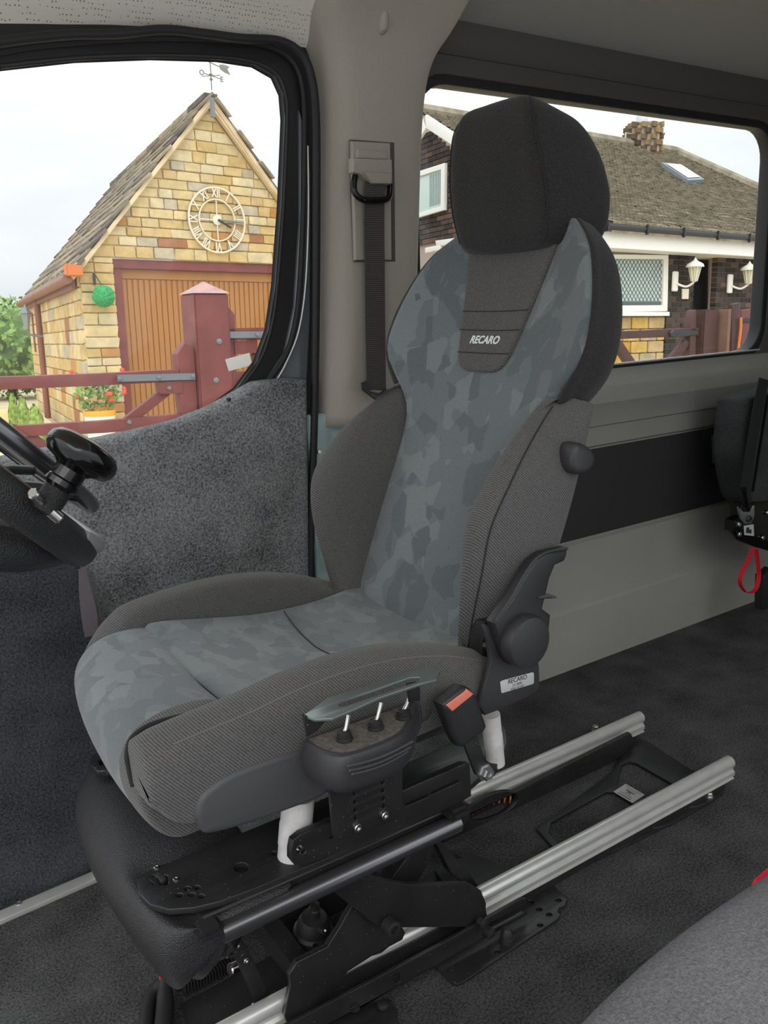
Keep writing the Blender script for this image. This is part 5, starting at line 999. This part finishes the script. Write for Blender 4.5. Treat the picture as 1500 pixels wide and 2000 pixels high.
# roof
def b3(px, py, b): a_, z_ = B.L(px, py, b); return VV(a_, b, z_)
RB = 4.2
BL, BR, TL, TR = b3(905, 432, -.40), b3(1720, 510, -.40), b3(815, 212, RB), b3(1318, 301, RB)
BL[2] = BR[2] = zE2+.26; TL[2] = TR[2] = b3(1230, 286, RB)[2]; BL[0] = TL[0]-.4
def rp3(s, t): return (BL*(1-s)+BR*s)*(1-t)+(TL*(1-s)+TR*s)*t
mesh('roof_deck', [BL, BR, TR, TL, BL-VV(0, 0, .1), BR-VV(0, 0, .1), TR-VV(0, 0, .1), TL-VV(0, 0, .1)], [(0, 1, 2, 3), (4, 5, 6, 7), (0, 1, 5, 4), (1, 2, 6, 5), (2, 3, 7, 6), (3, 0, 4, 7)], 'tile_mix', bun, 0)
nrm = np.cross(BR-BL, TL-BL); nrm = nrm/np.linalg.norm(nrm); nrm = nrm if nrm[2] > 0 else -nrm
vs = []; fs = []; NC, NT = 36, 80; rr = random.Random(11)
for i in range(NC):
    for j in range(NT):
        s0, s1 = (j+.03+.5*(i % 2))/(NT+.5), (j+.97+.5*(i % 2))/(NT+.5); t0, t1 = i/NC, (i+1.05)/NC; hh = .045+rr.uniform(-.006, .012); k = len(vs)
        vs += [rp3(s0, t0)+nrm*hh, rp3(s1, t0)+nrm*hh, rp3(s1, min(t1, 1))+nrm*.012, rp3(s0, min(t1, 1))+nrm*.012, rp3(s0, t0), rp3(s1, t0)]
        fs += [(k, k+1, k+2, k+3), (k+4, k+5, k+1, k)]
rt = mesh('roof_tiles', vs, fs, 'tile_mix', bun, 0); rt['kind'] = 'stuff'
tube('ridge_tiles', [TL+nrm*.04, TR+nrm*.04], .11, 'tile_mix', bun, 8); tube('hip_tiles', [TR+nrm*.04, BR+nrm*.04], .10, 'tile_mix', bun, 8)
def on_roof(px, py, lift):
    d = B.loc(ray(px, py)); c_ = B.loc(C0-B.O); P = BL+nrm*lift; return c_+d*(((P-c_)@nrm)/(d@nrm))
sk_ = [on_roof(x, y, .10) for x, y in ((1292, 317), (1329, 320), (1376, 350), (1345, 352))]
skl = mesh('roof_window', sk_+[p-nrm*.12 for p in sk_], [(0, 1, 2, 3), (4, 5, 6, 7), (0, 1, 5, 4), (1, 2, 6, 5), (2, 3, 7, 6), (3, 0, 4, 7)], 'iron_grey', bun, 0)
ctr = sum(sk_)/4; mesh('pane', [ctr+(p-ctr)*.8+nrm*.012 for p in sk_], [(0, 1, 2, 3)], 'sky_pane', skl, 0)
# chimney
c0 = b3(1262, 296, RB-.1); uC = abs(B.L(1290, 280, RB-.1)[0]-B.L(1262, 280, RB-.1)[0]); hC = B.L(1262, 252, RB)[1]
cz0 = c0[2]-.5; wC = .52
cm = box('chimney', (c0[0]-.27, RB-.3, cz0), (c0[0]+.27, RB+.3, hC), 'brick_mortar', bun, .01, Matrix.Translation(VV(c0[0], RB, 0))@Matrix.Rotation(math.radians(-38), 4, 'Z')@Matrix.Translation(-VV(c0[0], RB, 0)))
z_ = cz0; r = 0; ca, sa = math.cos(math.radians(-38)), math.sin(math.radians(-38))
while z_ < hC-.02:
    for fx, fy, dx, dy in ((0, -.31, 1, 0), (.28, 0, 0, 1), (-.28, 0, 0, 1)):
        for q in (-.2, .0, .2):
            lx_, ly_ = fx+dx*(q+(.05 if r % 2 else -.03)), fy+dy*(q+(.05 if r % 2 else -.03)); piece('chimney_stone', UK, (c0[0]+lx_*ca-ly_*sa, RB+lx_*sa+ly_*ca, z_+.055), (.19 if dx else .05, .05 if dx else .19, .10), cm)
    z_ += .115; r += 1
lathe('chimney_cap', (c0[0], RB, hC), (0, 0, 1), [(.40, 0), (.40, .05), (.30, .09)], 'tile_mix', cm, 4); lathe('chimney_pot', (c0[0]-.05, RB, hC+.06), (0, 0, 1), [(.13, 0), (.12, .06), (.10, .30), (.12, .32), (.09, .32)], 'lead_flash', cm, 12)
box('flashing', (c0[0]-.36, RB-.42, cz0+.1), (c0[0]+.36, RB+.36, cz0+.28), 'lead_flash', cm, .03, Matrix.Translation(VV(c0[0], RB, 0))@Matrix.Rotation(math.radians(-38), 4, 'Z')@Matrix.Translation(-VV(c0[0], RB, 0)))
ae = b3(1295, 262, RB); aer = B.root('roof_aerial', 'thin television aerial pole beside the chimney', 'aerial', tuple(ae)); tube('pole', [(0, 0, -.2), (.02, 0, 1.1)], .014, 'lead_flash', aer, 6); tube('pole_bracket', [(0, 0, 0), (-.12, 0, -.02)], .012, 'gutter_black', aer, 6); tube('pole_clamp', [(-.03, 0, -.06), (.04, 0, .02)], .02, 'gutter_black', aer, 6)
a2 = b3(1236, 262, RB); tube('side_pipe', [a2, a2+VV(-.22, 0, 0), a2+VV(-.22, 0, -.3)], .015, 'lead_flash', cm, 6)
# lanterns on the piers
for i, (px, py, lbl) in enumerate(((1357, 527, 'white porch lantern beside the front door'), (1463, 533, 'white porch lantern on the right-hand pier'))):
    a_, z_ = B.L(px, py, -.25); lt = B.root('porch_lantern', lbl, 'lantern', (a_, -.25, z_-.23), 'porch lanterns')
    lathe('lantern_body', (0, 0, .06), (0, 0, 1), [(.03, 0), (.04, .02), (.085, .2), (.085, .21)], plain('lantern_pane', 'cfc9a8', .3) if i == 0 else 'lantern_pane', lt, 6); lathe('lantern_roof', (0, 0, .27), (0, 0, 1), [(.13, 0), (.115, .04), (.03, .09), (.012, .12), (.002, .135)], 'white_paint', lt, 12)
    for k in range(6): an = PI/3*k; tube('glazing_bar', [(.04*math.cos(an), .04*math.sin(an), .07), (.088*math.cos(an), .088*math.sin(an), .27)], .007, 'white_paint', lt, 5)
    tube('bracket', [(0, 0, .06), (-.05, .1, .0), (-.14, .22, .06)], .016, 'white_paint', lt, 8, 12); box('wall_plate', (-.20, .205, -.06), (-.08, .243, .22), 'white_paint', lt, .01)
npq = bpl('number_plaque', [(1333, 564), (1346, 564), (1345, 584), (1333, 584)], -.02, .0, 'clock_cream', bun)
# gable wing
Wg = Face(-OD(-150.), 860, 13.6)
wing = Wg.root('gable_wing', 'dark brick gable with white bargeboard and window behind the head restraint', 'house', (0, 0, 0))
wl = lambda *p: Wg.L(*p)
def wpl(name, pts, b0, b1, mat, parent=None, bev=.004, holes=()):
    return plate(name, [wl(x, y, b0) for x, y in pts], frame((0, b1, 0), (1, 0, 0), (0, 0, 1), (0, -1, 0)), b1-b0, mat, parent or wing, [[wl(x, y, b0) for x, y in h] for h in holes], bev)
wpl('brick_backing', [(800, 260), (832, 240), (960, 320), (960, 700), (800, 700)], .03, .3, 'brick_mortar')
(x0, z0), (x1, z1) = wl(812, 480), wl(955, 300); rk0, rk1 = wl(834, 250), wl(905, 300); wn0, wn1 = wl(816, 345), wl(870, 330); wz0, wz1 = wl(868, 412)[1], wl(868, 318)[1]
z_ = z0; r = 0
while z_ < rk0[1]+.1:
    x = x0-(.1125 if r % 2 else 0)
    while x < x1:
        zr = rk0[1]+(rk1[1]-rk0[1])*(x+.11-rk0[0])/(rk1[0]-rk0[0]) if x+.11 > rk0[0] else rk0[1]
        inwin = wn0[0]-.25 < x+.11 < wn1[0]-.05 and wz0 < z_+.03 < wz1
        if z_+.07 < zr and not inwin: piece('brick', UB_, (x+.1075, .02, z_+.0325), (.215, .06, .065), wing)
        x += .225
    z_ += .075; r += 1
bb = wpl('bargeboard', [(826, 232), (831, 224), (960, 309), (960, 334), (832, 250)], -.25, -.2, 'white_paint'); wpl('bargeboard', [(831, 224), (826, 232), (800, 282), (800, 300), (832, 250)], -.25, -.2, 'white_paint')
pv = [VV(*((lambda q: (q[0], -.3, q[1]))(wl(x, y, -.3)))) for x, y in ((829, 216), (965, 304))]
ww = wpl('window', [(800, 340), (868, 318), (867, 410), (800, 430)], -.06, .0, 'white_paint', holes=[[(806, 348), (861, 331), (860, 403), (806, 420)]])
wpl('pane', [(805, 347), (862, 330), (861, 404), (805, 421)], -.03, -.02, 'pane_pale', ww)
for k in range(7): q0, q1 = wl(840+k*3.2, 342-k, -.035), wl(840+k*3.2, 404-k, -.035); tube('blind_slat', [(q0[0], -.035, q0[1]), (q1[0], -.035, q1[1])], .006, 'iron_grey', ww, 4)
wpl('alarm_box', [(880, 318), (893, 314), (893, 345), (881, 349)], -.1, .0, 'red_plate'); wpl('lower_eave', [(850, 470), (960, 455), (960, 476), (852, 480)], -.5, -.3, 'white_paint'); wpl('lower_gutter', [(830, 484), (860, 478), (860, 488), (830, 494)], -.5, -.4, 'white_paint')
